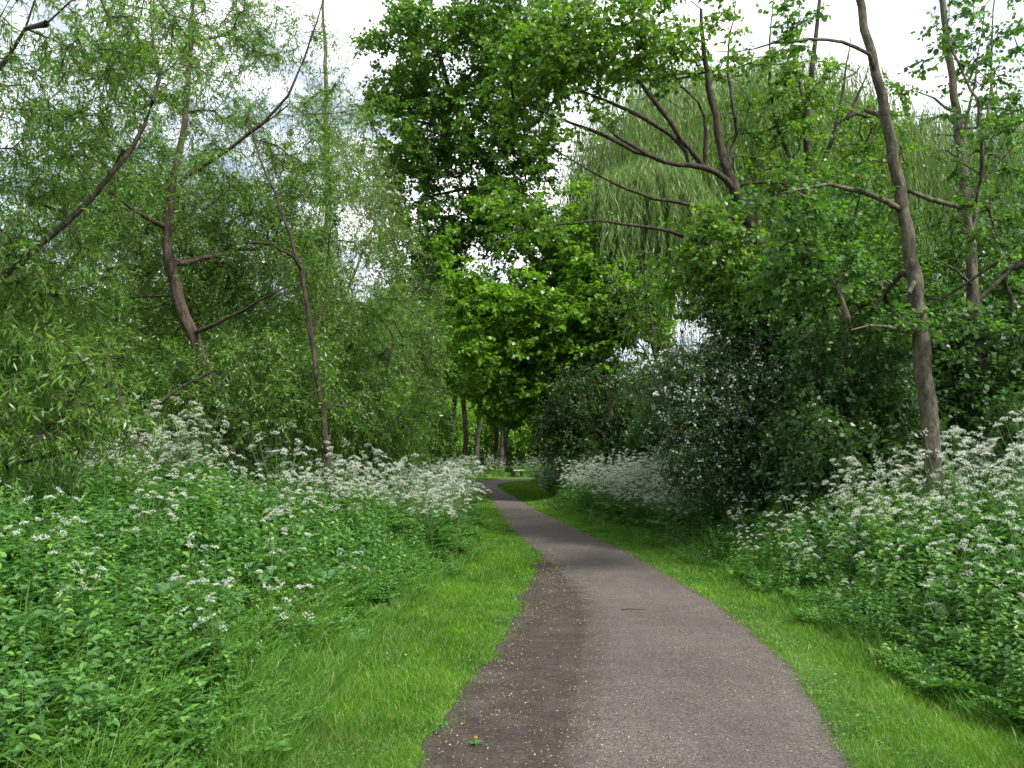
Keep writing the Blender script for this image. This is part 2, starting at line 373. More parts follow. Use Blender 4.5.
def twigs(A, par, tips, per, L, k, leafL, leafW, shape='rhomb', out=.6, down=.25, spread=1.0, flat=0.0, hang=0.0, near=None, sizevar=.3, leafout=.9, up_n=.6):
    """leafy twigs round the branch tips -> twig wood and leaves"""
    base = A[tips]; pd = unit(A[tips] - A[par[tips]])
    n = len(tips) * per
    S = np.repeat(base, per, 0); Dp = np.repeat(pd, per, 0)
    D = unit(Dp * out + rng.normal(size=(n, 3)) * np.array([1, 1, 1 - flat]) * spread * .6 + np.array([0, 0, -down]))
    S = S - Dp * rng.uniform(0, .35, (n, 1)) * L
    Lt = L * rng.uniform(.6, 1.25, n)
    t = (np.arange(k)[None, :] + rng.uniform(.2, .8, (n, k))) / k
    g = np.array([0, 0, -1.]) * hang
    def pt(tt): return S[:, None] + D[:, None] * (Lt[:, None] * tt)[..., None] + g * (Lt[:, None] * tt ** 2)[..., None]
    C = pt(t); T = unit(D[:, None] + 2 * g * t[..., None])
    side = rng.normal(size=(n, k, 3)); side = unit(side - (side * T).sum(-1, keepdims=True) * T)
    LA = unit(T * (1 - leafout * .5) + side * leafout + np.array([0, 0, -.25 - hang * .6]))
    NN = unit(rng.normal(size=(n, k, 3)) * (1 - up_n) + np.array([0, 0, up_n]))
    sz = 1 + rng.normal(size=(n, k)) * sizevar * .5; sz = np.clip(sz, .45, 1.6)
    tw = rng.uniform(0, 1, n)
    rn = np.clip(.6 * rng.uniform(0, 1, (n, k)) + .4 * tw[:, None], 0, 1)
    Vl, Fl, per_f = leaf_geo(C.reshape(-1, 3), LA.reshape(-1, 3), NN.reshape(-1, 3), (leafL * sz).ravel(), (leafW * sz).ravel(), shape)
    p0, p1, p2 = S, pt(np.full((n, 1), .5))[:, 0], pt(np.full((n, 1), 1.))[:, 0]
    d1, d2 = unit(p1 - p0), unit(p2 - p1)
    rr = np.full(n, .0035)
    tv = join([tubes(p0, p1, rr, rr * .7, d1, d1, 3), tubes(p1, p2, rr * .7, rr * .3, d1, d2, 3)])
    return tv, (Vl, Fl, np.repeat(rn.ravel(), per_f))

def tree(name, label, cat, paths, attr, trunk_r, leafmat, barkmat, group=None, holes=None, step=.3, wob=.12, curve=.35, tip_r=.005, twig_wood=True, up=0.0, extra=None, limb=.34, **tk):
    attr = np.asarray(attr)
    if holes is not None:
        s, th = holes; attr = attr[noise3(attr, s, len(name)) > th]
    A, par, main, r, tips = skeleton(paths, attr, step, wob, trunk_r, tip_r, curve, up, limb)
    base = np.array(paths[0][0]); A0 = A - base
    root = empty(name, tuple(base)); tag(root, label, cat, group)
    tr = main == 0
    # flare at the foot
    h = np.linalg.norm(A - base, axis=1); r = np.where(tr, r * (1 + .5 * np.exp(-h / (trunk_r * 2.5))), r)
    v, f = wood(A0, par, r, tr, 12); mesh('trunk', v, f, barkmat, root, smooth=True)
    v1, f1 = wood(A0, par, r, (~tr) & (r > .018), 7); v2, f2 = wood(A0, par, r, (~tr) & (r <= .018), 4)
    tv, (lv, lf, rn) = twigs(A0, par, tips, leafL=tk.pop('leafL'), leafW=tk.pop('leafW'), **tk)
    pieces = [x for x in ((v1, f1), (v2, f2)) if len(x[0])]
    if twig_wood: pieces.append(tv)
    if pieces:
        v, f = join(pieces); mesh('branches', v, f, barkmat, root, smooth=True)
    mesh('crown', lv, lf, leafmat, root, rnd=rn)
    if extra: extra(root, A0, par, tips)
    print(name, len(tips), 'tips', len(rn), 'leaf faces')
    return root

def gp(px, Y):   # ground point at pixel column px, distance Y
    x = (px - 512) / FPX * Y
    return np.array((x, Y, float(gz(x, Y)) - .05))
def PL(*pts): return [P(*p) for p in pts]
def cat_(*a): return np.concatenate(a)

# ------------------------------------------------------------------ trees left of the path
WILLOW = dict(leafL=.08, leafW=.021, per=7, L=.5, k=13, out=.5, down=.1, hang=.25, up_n=.35)
tree('willow_tree', 'forked leaning willow tree with light green narrow leaves and a long limb reaching up right', 'tree',
     [[gp(282, 13)] + PL((262, 470, 13), (232, 420, 13), (195, 345, 13), (174, 285, 13), (165, 235, 13), (172, 190, 13), (182, 140, 13), (188, 100, 13.1), (190, 50, 13.3), (195, -20, 13.5)),
      PL((172, 190, 13), (200, 165, 12.8), (245, 140, 12.6), (285, 105, 12.4), (305, 60, 12.3), (322, 0, 12.2), (345, -60, 12)),
      PL((165, 235, 13), (150, 215, 12.7), (118, 203, 12.3), (92, 178, 12), (60, 150, 11.8)),
      PL((170, 265, 13), (205, 260, 13.4), (240, 246, 13.8), (290, 252, 14.2), (340, 240, 14.6)),
      PL((190, 335, 13), (225, 320, 12.5), (275, 292, 12), (320, 270, 11.6))],
     cat_(ell(190, 130, 14.6, 170, 110, 2.0, 430), ell(110, 260, 14.2, 130, 110, 1.8, 360), ell(280, 280, 14.8, 120, 120, 1.9, 420), ell(310, 140, 13.8, 55, 110, 1.3, 90), ell(200, 20, 14, 150, 60, 2, 130), ell(250, 150, 12.6, 90, 80, .9, 40), ell(90, 180, 12.4, 90, 80, .9, 50)),
     .098, M['willow'], M['bark'], holes=(1.1, -.38), **WILLOW)
tree('willow_sapling', 'slender dark-stemmed willow sapling rising behind the cow parsley', 'tree',
     [[gp(334, 12.2)] + PL((326, 425, 12.2), (318, 385, 12.2), (312, 335, 12.2), (300, 262, 12.2), (282, 210, 12.2), (262, 165, 12.2), (248, 120, 12.2)),
      PL((313, 340, 12.2), (326, 290, 14.2), (330, 230, 12.4)), PL((300, 262, 12.2), (275, 245, 11.2), (240, 240, 13.5))],
     cat_(ell(290, 220, 13, 60, 100, .7, 60), ell(340, 400, 13.2, 50, 50, .6, 40)),
     .05, M['willow'], M['darkbark'], **dict(WILLOW, per=4))
tree('overhanging_willow', 'willow outside the left edge whose bare limbs lean in across the upper left', 'tree',
     [[gp(-190, 8)] + PL((-170, 420, 8), (-150, 330, 8), (-140, 200, 8.2), (-130, 60, 8.3), (-120, -60, 8.4)),
      PL((-150, 345, 8), (-60, 318, 8), (0, 276, 8), (60, 232, 8), (100, 190, 8), (140, 140, 8), (163, 95, 8), (153, 40, 8.1), (148, -30, 8.2)),
      PL((-140, 180, 8.2), (-60, 130, 7.6), (0, 75, 7.3), (24, 45, 7.2), (34, 0, 7.1), (42, -40, 7)),
      PL((22, 46, 7.2), (48, 28, 7.1), (70, 0, 7))],
     cat_(ell(60, 120, 8.2, 120, 100, 1.2, 120), ell(20, 250, 8.2, 70, 60, 1.2, 80), ell(120, 40, 7.8, 110, 70, 1.2, 60), ell(-60, 160, 8, 100, 160, 1.3, 70)),
     .052, M['willow'], M['bark'], limb=.6, **dict(WILLOW, per=5, L=.42, k=11, leafL=.075, leafW=.019))
tree('willow_bush', 'leafy willow bush with long drooping leaves at the left edge', 'bush',
     [[gp(-60, 8)] + PL((-30, 490, 8), (0, 470, 8), (30, 447, 8), (52, 428, 8), (72, 405, 8), (90, 370, 8)),
      PL((-30, 490, 8), (-30, 420, 8.2), (0, 370, 8.4), (20, 320, 8.6)), PL((0, 470, 8), (30, 455, 8.2), (90, 445, 8.4), (120, 448, 8.5))],
     cat_(ell(40, 400, 8.3, 110, 75, 1.0, 170), ell(20, 330, 9, 90, 60, 1.0, 90)),
     .035, M['willow'], M['bark'], **dict(WILLOW, per=4, L=.38, k=11, leafL=.10, leafW=.022, hang=.45))
tree('willow_thicket', 'dense willow thicket with dark crossing boughs behind the left white flowers', 'bush',
     [[gp(158, 12)] + PL((150, 470, 12), (133, 430, 12), (118, 395, 12), (100, 340, 12.2), (85, 300, 12.5)),
      PL((150, 470, 12), (172, 446, 12.2), (215, 440, 12.4), (250, 425, 12.6)), PL((133, 430, 12), (160, 400, 12), (200, 375, 12.2), (240, 360, 12.4)),
      PL((140, 450, 12), (100, 440, 11.8), (60, 420, 11.6))],
     cat_(ell(130, 390, 13.4, 130, 75, 1.3, 260), ell(260, 390, 13, 90, 60, 1.5, 200), ell(60, 330, 12.5, 90, 70, 1.5, 110)),
     .075, M['willow'], M['darkbark'], holes=(1.3, -.4), **dict(WILLOW, hang=.35))
tree('sallow_bush', 'rounded pale green sallow bush behind the tall white flowers beside the bend', 'bush',
     [[gp(372, 17)] + PL((372, 470, 17), (378, 430, 17), (385, 390, 17), (390, 350, 17)), PL((375, 450, 17), (350, 420, 16.6), (330, 380, 16.4)), PL((378, 440, 17), (405, 410, 17.2), (425, 380, 17.4))],
     cat_(ell(380, 410, 17, 70, 65, 1.9, 300), ell(345, 350, 17.5, 60, 70, 1.9, 170), ell(410, 345, 19, 32, 60, 1.3, 70)),
     .07, M['willow'], M['bark'], holes=(1.0, -.5), **dict(WILLOW, L=.55, hang=.4, leafL=.10, leafW=.024))
tree('white_willow', 'tall pale grey-green willow with a thin straight stem behind the forked willow', 'tree',
     [[gp(330, 27)] + PL((330, 400, 27), (329, 300, 27), (327, 160, 27), (325, 60, 27), (322, -20, 27)),
      PL((329, 330, 27), (360, 260, 27), (385, 200, 27), (400, 150, 27)), PL((328, 300, 27), (280, 230, 28), (250, 160, 28)),
      PL((329, 360, 27), (400, 320, 28), (440, 250, 28.5))],
     cat_(ell(340, 220, 28, 60, 120, 3, 420), ell(250, 230, 28, 90, 120, 3, 360), ell(405, 310, 29, 30, 100, 3, 170), ell(330, 370, 28, 100, 70, 3, 320), ell(150, 260, 29, 120, 110, 3, 380)),
     .17, M['palewillow'], M['greybark'], holes=(.5, -.35), step=.5, **dict(per=6, L=1.0, k=14, leafL=.13, leafW=.034, out=.4, down=.1, hang=.5, up_n=.3))

# ------------------------------------------------------------------ trees over and behind the bend
MAPLE = dict(leafL=.15, leafW=.135, per=5, L=.55, k=8, out=.6, down=.0, flat=.75, hang=.12, up_n=.72)
tree('sycamore_tree', 'bright yellow-green sycamore arching over the bend of the path', 'tree',
     [[gp(612, 30)] + PL((608, 420, 30), (600, 350, 30), (590, 280, 30), (575, 220, 30)), PL((602, 370, 30), (560, 330, 29), (510, 310, 28.5), (470, 300, 28)),
      PL((596, 300, 30), (540, 260, 29), (490, 225, 28.5)), PL((605, 390, 30), (550, 380, 28.5), (510, 385, 28))],
     cat_(ell(550, 300, 29, 85, 85, 3, 520), ell(500, 330, 28.5, 55, 95, 2.5, 330), ell(590, 250, 30, 75, 70, 3, 330), ell(480, 260, 29, 45, 70, 2.5, 170), ell(530, 390, 29, 60, 40, 2.5, 180), ell(630, 310, 27.5, 42, 60, 1.8, 190), ell(570, 330, 27.5, 60, 70, 1.8, 170)),
     .26, M['maple'], M['darkbark'], holes=(.55, -.5), step=.5, **MAPLE)
tree('tall_maple', 'tall dark-leaved maple filling the top of the view above the path', 'tree',
     [[gp(606, 33)] + PL((604, 420, 33), (598, 360, 33), (575, 290, 33), (540, 240, 32.5), (500, 185, 32), (465, 130, 32), (440, 60, 32), (430, 0, 32)),
      PL((470, 135, 32), (420, 120, 32), (378, 112, 32)), PL((450, 100, 32), (490, 50, 32), (505, -20, 32)), PL((500, 185, 32), (450, 190, 32), (405, 205, 31.5), (385, 230, 31))],
     cat_(ell(430, 60, 32, 76, 66, 3.2, 520), ell(400, 145, 32, 46, 70, 2.6, 300), ell(465, 150, 32, 65, 60, 2.6, 380), ell(520, 50, 31, 60, 80, 3.2, 430), ell(420, 235, 32, 50, 50, 2.6, 230), ell(495, 215, 32, 60, 34, 2.6, 240), ell(480, 10, 32, 120, 30, 3, 160), ell(520, 150, 32, 46, 50, 2, 210), ell(470, 240, 32, 40, 30, 2, 110)),
     .26, M['tallmaple'], M['darkbark'], holes=(2.0, -.28), step=.55, limb=.22, **dict(MAPLE, leafL=.15, leafW=.13, L=.6, k=7))

def weeping(name, label, px, py, Y, rx, rz_px, ry, nstr, lmin, lmax, base_px):
    c = P(px, py, Y); a, bb, h = rx * Y / FPX, ry, rz_px * Y / FPX
    root = empty(name, tuple(gp(base_px, Y))); base = np.array(root.location)
    tag(root, label, 'tree', None)
    paths = [[base, base + (.2, 0, 3), P(px - 10, py + rz_px * .6, Y), P(px, py + rz_px * .1, Y)]]
    for q in range(9):
        an = q * .7 + rng.uniform(-.2, .2); paths.append([P(px - 5, py + rz_px * .5, Y), c + (a * .45 * math.cos(an), bb * .45 * math.sin(an), h * .25), c + (a * .8 * math.cos(an), bb * .8 * math.sin(an), h * .45)])
    u = rng.uniform(0, 2 * math.pi, nstr); s = np.sqrt(rng.uniform(0, 1, nstr)); lob = 1 + .16 * np.sin(u * 5 + 1) + .1 * np.sin(u * 11)
    top = c + np.stack([a * s * lob * np.cos(u), bb * s * lob * np.sin(u), h * np.sqrt(np.maximum(0, 1 - s ** 2)) * (1 + .12 * np.sin(u * 4) * s)], 1)
    A, par, main, r, tips = skeleton(paths, top[:260] - (0, 0, .2), .6, .15, .35, .01, .3)
    v, f = wood(A - base, par, r, main == 0, 10); mesh('trunk', v, f, M['darkbark'], root, smooth=True)
    v, f = wood(A - base, par, r, main != 0, 5); mesh('branches', v, f, M['darkbark'], root, smooth=True)
    Ls = rng.uniform(lmin, lmax, nstr) * (1 + .4 * s); k = 44
    dr = np.stack([a * np.cos(u), bb * np.sin(u), 0 * u], 1); dr = unit(dr)
    t = (np.arange(k)[None] + rng.uniform(0, 1, (nstr, k))) / k
    x = top[:, None] + dr[:, None] * (1 - np.exp(-t * 5))[..., None] * (.5 * s[:, None, None]) - np.array([0, 0, 1.]) * (Ls[:, None] * t)[..., None]
    x = x + (rng.normal(size=(nstr, 1, 3)) * .25 + np.sin(t[..., None] * 7 + u[:, None, None]) * np.array([.06, .06, 0]))
    tw = rng.uniform(0, 1, nstr)[:, None]; rn = (.5 * tw + .5 * rng.uniform(0, 1, (nstr, k))).ravel()
    n = nstr * k; Ax = unit(rng.normal(size=(n, 3)) * .22 + np.array([0, 0, -1.])); Nn = rng.normal(size=(n, 3))
    v, f, pf = leaf_geo(x.reshape(-1, 3) - base, Ax, Nn, rng.uniform(.26, .46, n), rng.uniform(.022, .034, n))
    mesh('crown', v, f, M['weeping'], root, rnd=rn)
    return root
weeping('weeping_willow', 'pale weeping willow with long hanging strands behind the dark forked branches', 745, 178, 34, 180, 108, 5.0, 5200, 3.5, 8.5, 740)
weeping('weeping_willow', 'weeping willow with bluish drooping strands between the sycamore and the right thicket', 650, 222, 29, 60, 55, 2.0, 1400, 1.0, 2.6, 668)
weeping('weeping_willow', 'weeping willow curtain hanging behind the two grey trunks', 960, 200, 32, 110, 90, 4.0, 1400, 2.5, 6, 960)

# ------------------------------------------------------------------ right of the path
LIME = dict(leafL=.08, leafW=.066, per=6, L=.42, k=8, shape='leaf6', out=.6, down=.0, flat=.6, hang=.15, up_n=.65)
tree('forked_lime', 'dark many-forked lime tree whose bare limbs arch left over the path', 'tree',
     [[gp(795, 15)] + PL((792, 430, 15), (788, 360, 15), (776, 290, 15), (752, 225, 15), (733, 185, 15), (722, 160, 15), (716, 120, 15), (705, 70, 15), (700, 10, 15)),
      PL((736, 190, 15), (715, 168, 14.6), (688, 166, 14.4), (652, 160, 14), (612, 140, 13.7), (580, 125, 13.4), (540, 110, 13.2), (505, 100, 13)),
      PL((690, 165, 14.4), (690, 148, 14.6), (662, 127, 14.2), (630, 110, 14), (600, 100, 13.8), (560, 80, 13.6)),
      PL((700, 166, 14.5), (682, 138, 14.4), (662, 110, 14.2), (640, 88, 14), (628, 60, 13.9), (600, 20, 13.8)),
      PL((660, 162, 14), (625, 142, 13.8), (600, 122, 13.7), (588, 108, 13.7)),
      PL((750, 225, 15), (700, 205, 14.5), (655, 200, 14.2), (628, 190, 14), (598, 176, 13.8), (570, 160, 13.6), (548, 143, 13.4), (520, 125, 13.2)),
      PL((765, 260, 15), (700, 240, 14.3), (640, 225, 14), (598, 221, 13.6), (550, 223, 13.3), (510, 232, 13), (480, 250, 12.8)),
      PL((726, 172, 15), (738, 130, 15.3), (730, 90, 15.4), (728, 40, 15.6), (740, -20, 15.8)), PL((705, 168, 14.6), (706, 120, 14.5), (700, 95, 14.3), (676, 80, 14.2)),
      PL((780, 300, 15), (735, 300, 15), (700, 302, 15), (680, 275, 15), (660, 240, 15))],
     cat_(ell(600, 42, 13.6, 85, 48, 1.4, 130), ell(535, 70, 13.4, 45, 50, 1.1, 80), ell(670, 40, 14.8, 80, 50, 1.4, 70), ell(560, 125, 13.4, 60, 22, .8, 16), ell(725, 235, 14.6, 60, 28, 1.3, 90),
          ell(740, 270, 14.4, 80, 60, 1.6, 200), ell(790, 190, 15.5, 60, 70, 1.6, 80), ell(520, 215, 13, 40, 22, .9, 30)),
     .16, M['lime'], M['darkbark'], holes=(1.2, -.35), limb=.27, **LIME)
tree('forked_lime', 'second dark lime tree forking upward left of the nearer grey trunk', 'tree',
     [[gp(836, 16)] + PL((834, 430, 16), (832, 340, 16), (824, 260, 16), (813, 210, 16), (808, 170, 16), (806, 110, 16), (815, 50, 16), (820, -20, 16)),
      PL((814, 212, 16), (790, 160, 16), (772, 110, 16), (768, 50, 16), (775, -20, 16)), PL((812, 200, 16), (836, 130, 16), (846, 70, 16), (852, 20, 16)),
      PL((808, 150, 16), (800, 80, 16.4), (787, 20, 16.6)), PL((826, 270, 16), (790, 230, 15.6), (750, 200, 15.4)), PL((838, 130, 16), (860, 100, 16), (870, 60, 16))],
     cat_(ell(810, 110, 16, 60, 50, 1.4, 36), ell(880, 110, 15.4, 45, 60, 1.2, 36), ell(820, 265, 15.6, 70, 50, 1.6, 160), ell(850, 150, 17.2, 60, 60, 1, 40), ell(760, 90, 16, 60, 70, 1.6, 40), ell(800, 300, 15.4, 80, 40, 1.5, 170)),
     .14, M['lime'], M['darkbark'], holes=(1.2, -.35), **LIME)
ALD = dict(leafL=.07, leafW=.056, per=5, L=.34, k=8, shape='leaf6', out=.6, down=.0, flat=.6, hang=.12, up_n=.65)
tree('grey_trunk_tree', 'straight grey-barked tree with bright round leaves, the nearer of the two on the right bank', 'tree',
     [[gp(938, 10.32)] + PL((934, 470, 10.32), (927, 400, 10.32), (920, 330, 10.32), (914, 285, 10.32), (904, 215, 10.32), (893, 150, 10.32), (878, 80, 10.32), (864, 25, 10.32), (852, -30, 10.32), (838, -110, 10.32), (830, -190, 10.32)),
      PL((880, 62, 10.32), (862, 48, 9.96), (830, 38, 9.60), (790, 38, 9.36), (750, 50, 9.12), (715, 52, 8.88)),
      PL((896, 208, 10.32), (872, 192, 10.08), (840, 183, 9.84), (805, 184, 9.60), (780, 195, 9.36)),
      PL((890, 125, 10.32), (866, 108, 10.56), (842, 98, 10.80)), PL((918, 335, 10.32), (900, 328, 10.08), (880, 322, 9.84), (850, 330, 9.60)),
      PL((914, 285, 10.32), (909, 290, 10.08), (900, 296, 9.84))],
     cat_(ell(815, 275, 10.08, 65, 40, .8, 60), ell(790, 200, 9.36, 50, 26, .6, 16), ell(885, 300, 11.52, 80, 45, .5, 60), ell(985, 180, 11.04, 40, 130, .7, 36), ell(840, 200, 10.56, 40, 50, .6, 16), ell(960, 40, 11.28, 60, 60, .8, 14), ell(780, 30, 9.36, 70, 30, .6, 8), ell(930, 320, 9.96, 60, 22, .4, 12)),
     .106, M['alder'], M['greybark'], limb=.24, **ALD)
tree('grey_trunk_tree', 'mossy grey-barked tree near the right edge, farther and thinner than its neighbour', 'tree',
     [[gp(988, 12.48)] + PL((985, 440, 12.48), (980, 370, 12.48), (975, 320, 12.48), (970, 260, 12.48), (964, 180, 12.48), (954, 90, 12.48), (942, 10, 12.48), (935, -80, 12.48), (930, -160, 12.48)),
      PL((972, 285, 12.48), (955, 270, 12.12), (925, 250, 11.88)), PL((958, 120, 12.48), (930, 90, 12.84), (900, 90, 13.20)), PL((966, 200, 12.48), (1000, 160, 12.24), (1040, 120, 12.00)), PL((974, 310, 12.48), (1005, 270, 12.24), (1045, 240, 12.00)),
      PL((970, 250, 12.48), (985, 150, 12.96), (992, 60, 13.20), (995, -20, 13.44)), PL((960, 150, 12.48), (975, 80, 12.24), (985, 10, 12.00))],
     cat_(ell(1020, 240, 13.20, 50, 110, .8, 80), ell(1000, 350, 13.80, 60, 50, .7, 60), ell(1000, 60, 13.44, 60, 80, .8, 34), ell(930, 240, 13.80, 50, 50, .6, 26)),
     .1, M['alder'], M['greybark'], limb=.24, **ALD)
tree('hazel_bush', 'tall light green hazel spreading behind the two grey trunks', 'bush',
     [[gp(905, 13.6)] + PL((905, 440, 13.6), (895, 360, 13.6), (880, 300, 13.6), (870, 260, 13.6)), PL((902, 420, 13.6), (850, 340, 13.6), (800, 290, 13.6), (770, 270, 13.6)), PL((903, 430, 13.6), (950, 350, 13.6), (985, 300, 13.6)), PL((890, 340, 13.6), (930, 280, 13.6), (945, 230, 13.6))],
     cat_(ell(850, 290, 13.6, 100, 40, 1.1, 260), ell(930, 290, 13.6, 80, 50, 1.1, 200), ell(780, 320, 13.6, 60, 40, 1, 90), ell(990, 290, 13.6, 50, 60, 1, 90), ell(850, 225, 13.6, 60, 30, .9, 50)),
     .06, M['alder'], M['darkbark'], holes=(1.3, -.4), **dict(ALD, leafL=.07, leafW=.055, L=.4))

SHR = dict(leafL=.065, leafW=.045, per=5, L=.36, k=9, out=.4, down=.1, hang=.15, up_n=.5)
def blossom(k, per, s, mat, sel=1.0):
    def f(root, A, par, tips):
        t = tips[rng.uniform(size=len(tips)) < sel]
        c = np.repeat(A[t], per, 0) + rng.normal(size=(len(t) * per, 3)) * .17
        c = np.repeat(c, k, 0) + rng.normal(size=(len(c) * k, 3)) * .022
        n = len(c); v, fa, pf = leaf_geo(c, rng.normal(size=(n, 3)), rng.normal(size=(n, 3)) + (0, 0, 1.), np.full(n, s), np.full(n, s * .9))
        mesh('blossom', v, fa, mat, root, rnd=rng.uniform(0, 1, n))
    return f
tree('hawthorn_bush', 'rounded dark hawthorn bush dusted with white blossom beside the path', 'bush',
     [[gp(742, 14.5)] + PL((742, 500, 14.5), (738, 440, 14.5), (735, 390, 14.5), (730, 340, 14.5)), PL((741, 480, 14.5), (710, 430, 14), (690, 390, 14)), PL((741, 460, 14.5), (775, 420, 14.4), (790, 370, 14.4))],
     cat_(ell(695, 395, 14, 60, 58, 1.4, 280), ell(770, 375, 14, 70, 78, 1.4, 320), ell(705, 455, 13.8, 45, 50, 1.2, 170), ell(780, 460, 13.6, 60, 50, 1.2, 200), ell(740, 320, 14.5, 50, 30, 1.2, 80)),
     .07, M['haw'], M['darkbark'], extra=blossom(5, 4, .04, M['mayblossom'], .5), **dict(SHR, leafL=.042, leafW=.034, k=11, per=6))
tree('elder_bush', 'dark green elder bush between the hawthorn and the grey trunks', 'bush',
     [[gp(850, 12.5)] + PL((850, 480, 12.5), (848, 420, 12.5), (845, 360, 12.5), (840, 310, 12.5)), PL((850, 450, 12.5), (820, 410, 12), (805, 360, 12)), PL((849, 440, 12.5), (880, 400, 12.3), (890, 350, 12))],
     cat_(ell(850, 370, 12.3, 65, 65, 1.3, 250), ell(830, 440, 12, 70, 45, 1.1, 150), ell(890, 420, 12.5, 45, 70, 1.1, 130)),
     .06, M['shrub'], M['darkbark'], holes=(1.5, -.4), **dict(SHR, leafL=.08, leafW=.05))
tree('hazel_bush', 'shadowy hazel bush behind the white flowers at the right edge', 'bush',
     [[gp(1000, 13)] + PL((1000, 470, 13), (1000, 400, 13), (1010, 330, 13), (1020, 290, 13)), PL((1000, 450, 13), (965, 400, 12.8), (950, 350, 12.6)), PL((1000, 440, 13), (1050, 400, 12.6), (1070, 350, 12.4))],
     cat_(ell(990, 370, 12.8, 75, 75, 1.3, 300), ell(1060, 380, 12.5, 50, 90, 1.2, 150), ell(960, 440, 12.8, 60, 35, 1.1, 110), ell(1030, 430, 11, 40, 40, 1, 70)),
     .06, M['shrub'], M['darkbark'], holes=(1.5, -.5), **dict(SHR, leafL=.08, leafW=.065))
tree('elder_bush', 'elder bush under the second forked lime tree', 'bush',
     [[gp(800, 19)] + PL((800, 450, 19), (798, 380, 19), (790, 320, 19)), PL((800, 430, 19), (840, 380, 19), (860, 320, 19)), PL((800, 430, 19), (750, 370, 19), (720, 340, 19))],
     cat_(ell(800, 370, 18.5, 110, 80, 1.6, 420), ell(900, 360, 18.5, 80, 80, 1.6, 280)),
     .08, M['shrub'], M['darkbark'], holes=(1.2, -.45), **dict(SHR, leafL=.09, leafW=.06, L=.5))
tree('yew_tree', 'very dark low yew tree under the sycamore beside the bend', 'tree',
     [[gp(615, 27)] + PL((612, 430, 27), (606, 380, 27), (600, 345, 27)), PL((613, 440, 27), (575, 420, 26.5), (550, 410, 26)), PL((612, 430, 27), (650, 400, 27), (670, 370, 27))],
     cat_(ell(600, 400, 27, 62, 45, 2.2, 380), ell(560, 430, 26.5, 32, 30, 1.5, 130), ell(645, 420, 26.5, 40, 45, 1.8, 190), ell(590, 452, 26, 60, 16, 1.6, 90)),
     .2, M['yew'], M['darkbark'], holes=(.9, -.5), step=.45, **dict(leafL=.09, leafW=.05, per=6, L=.5, k=9, out=.5, hang=.1, up_n=.4))
tree('ash_sapling', 'thin dark ash sapling standing between the yew and the hawthorn', 'tree',
     [[gp(668, 20)] + PL((666, 440, 20), (662, 400, 20), (655, 350, 20), (648, 300, 20), (640, 250, 20)), PL((660, 380, 20), (640, 340, 20), (620, 320, 20)), PL((654, 345, 20), (670, 310, 20), (690, 280, 20))],
     cat_(ell(655, 370, 20, 40, 45, 1.5, 60), ell(640, 300, 20, 40, 50, 1.5, 45)),
     .06, M['dark'], M['darkbark'], step=.4, **dict(leafL=.09, leafW=.045, per=4, L=.5, k=9, out=.5, hang=.2, up_n=.5))

# ------------------------------------------------------------------ the wood beyond
def bgtree(name, label, H, Rw, tr, n, leafmat, barkmat, low=.25, leafL=.22, leafW=.17, k=9, L=.9, cone=0., group=None, hang=.2):
    paths = [[np.array((0, 0, -.1)), np.array((.25, 0, H * .12)), np.array((.15, 0, H * .3)), np.array((-.4, .1, H * .6)), np.array((0, 0, H * .95))]]
    d = unit(rng.normal(size=(n, 3))); r = rng.uniform(.1, 1, n) ** (1 / 2.6)
    hh = H * (1 - low) / 2; a = d * r[:, None] * np.array([Rw, Rw, hh]) + np.array([0, 0, H * low + hh])
    if cone: a[:, :2] *= (1 - cone * (a[:, 2:3] / H - low))
    a = a[noise3(a, .7, len(label)) > -.45]
    return tree(name, label, 'tree', paths, a, tr, leafmat, barkmat, group=group, step=.6, wob=.2, tip_r=.008, twig_wood=False, per=5, L=L, k=k, leafL=leafL, leafW=leafW, out=.5, hang=hang, up_n=.55)
G1 = 'trees of the wood beyond the bend'; G2 = 'trees filling the wood left of the path'; G3 = 'trees filling the wood right of the path'
L1 = 'tall woodland tree standing with others beyond the bend of the path'
L2 = 'woodland tree showing through the willows left of the path'
L3 = 'woodland tree showing through the branches right of the path'
b1 = bgtree('woodland_tree', L1, 15, 3.0, .20, 330, M['maple'], M['farbark'], low=.42, group=G1)
b2 = bgtree('woodland_tree', L2, 12, 3.6, .22, 520, M['palewillow'], M['bark'], low=.12, leafL=.2, leafW=.06, k=13, group=G2, hang=.4)
b3 = bgtree('woodland_tree', L3, 12, 3.8, .22, 520, M['shrub'], M['darkbark'], low=.08, group=G3)
b4 = bgtree('poplar_tree', 'slim pale poplar rising beside the gap of sky left of the bend', 17, 1.9, .28, 420, M['palewillow'], M['farbark'], low=.1, leafL=.17, leafW=.12, cone=.5)
def bushproto(name, label, mat, group, tr=.09, leafL=.17, leafW=.11):
    p = [[np.array((0, 0, -.1)), np.array((0, .1, .9)), np.array((.1, 0, 2.2)), np.array((0, 0, 3.2))], [np.array((0, .05, .5)), np.array((.9, .2, 1.5)), np.array((1.6, .3, 2.4))], [np.array((0, .05, .6)), np.array((-.9, -.2, 1.6)), np.array((-1.5, -.3, 2.6))]]
    n = 420; d = unit(rng.normal(size=(n, 3))); r = rng.uniform(.1, 1, n) ** (1 / 2.4); a = d * r[:, None] * np.array([2.6, 2.4, 1.9]) + np.array([0, 0, 2.0]); a[:, 2] = np.abs(a[:, 2]) + .1
    a = a[noise3(a, 1.1, 5) > -.5]
    return tree(name, label, 'bush', p, a, tr, mat, M['darkbark'], group=group, step=.45, twig_wood=False, per=5, L=.7, k=9, leafL=leafL, leafW=leafW, out=.5, hang=.15, up_n=.5)
G4 = 'bushes of the wood beyond the bend'; G5 = 'bushes under the trees left of the path'; G6 = 'bushes under the trees right of the path'
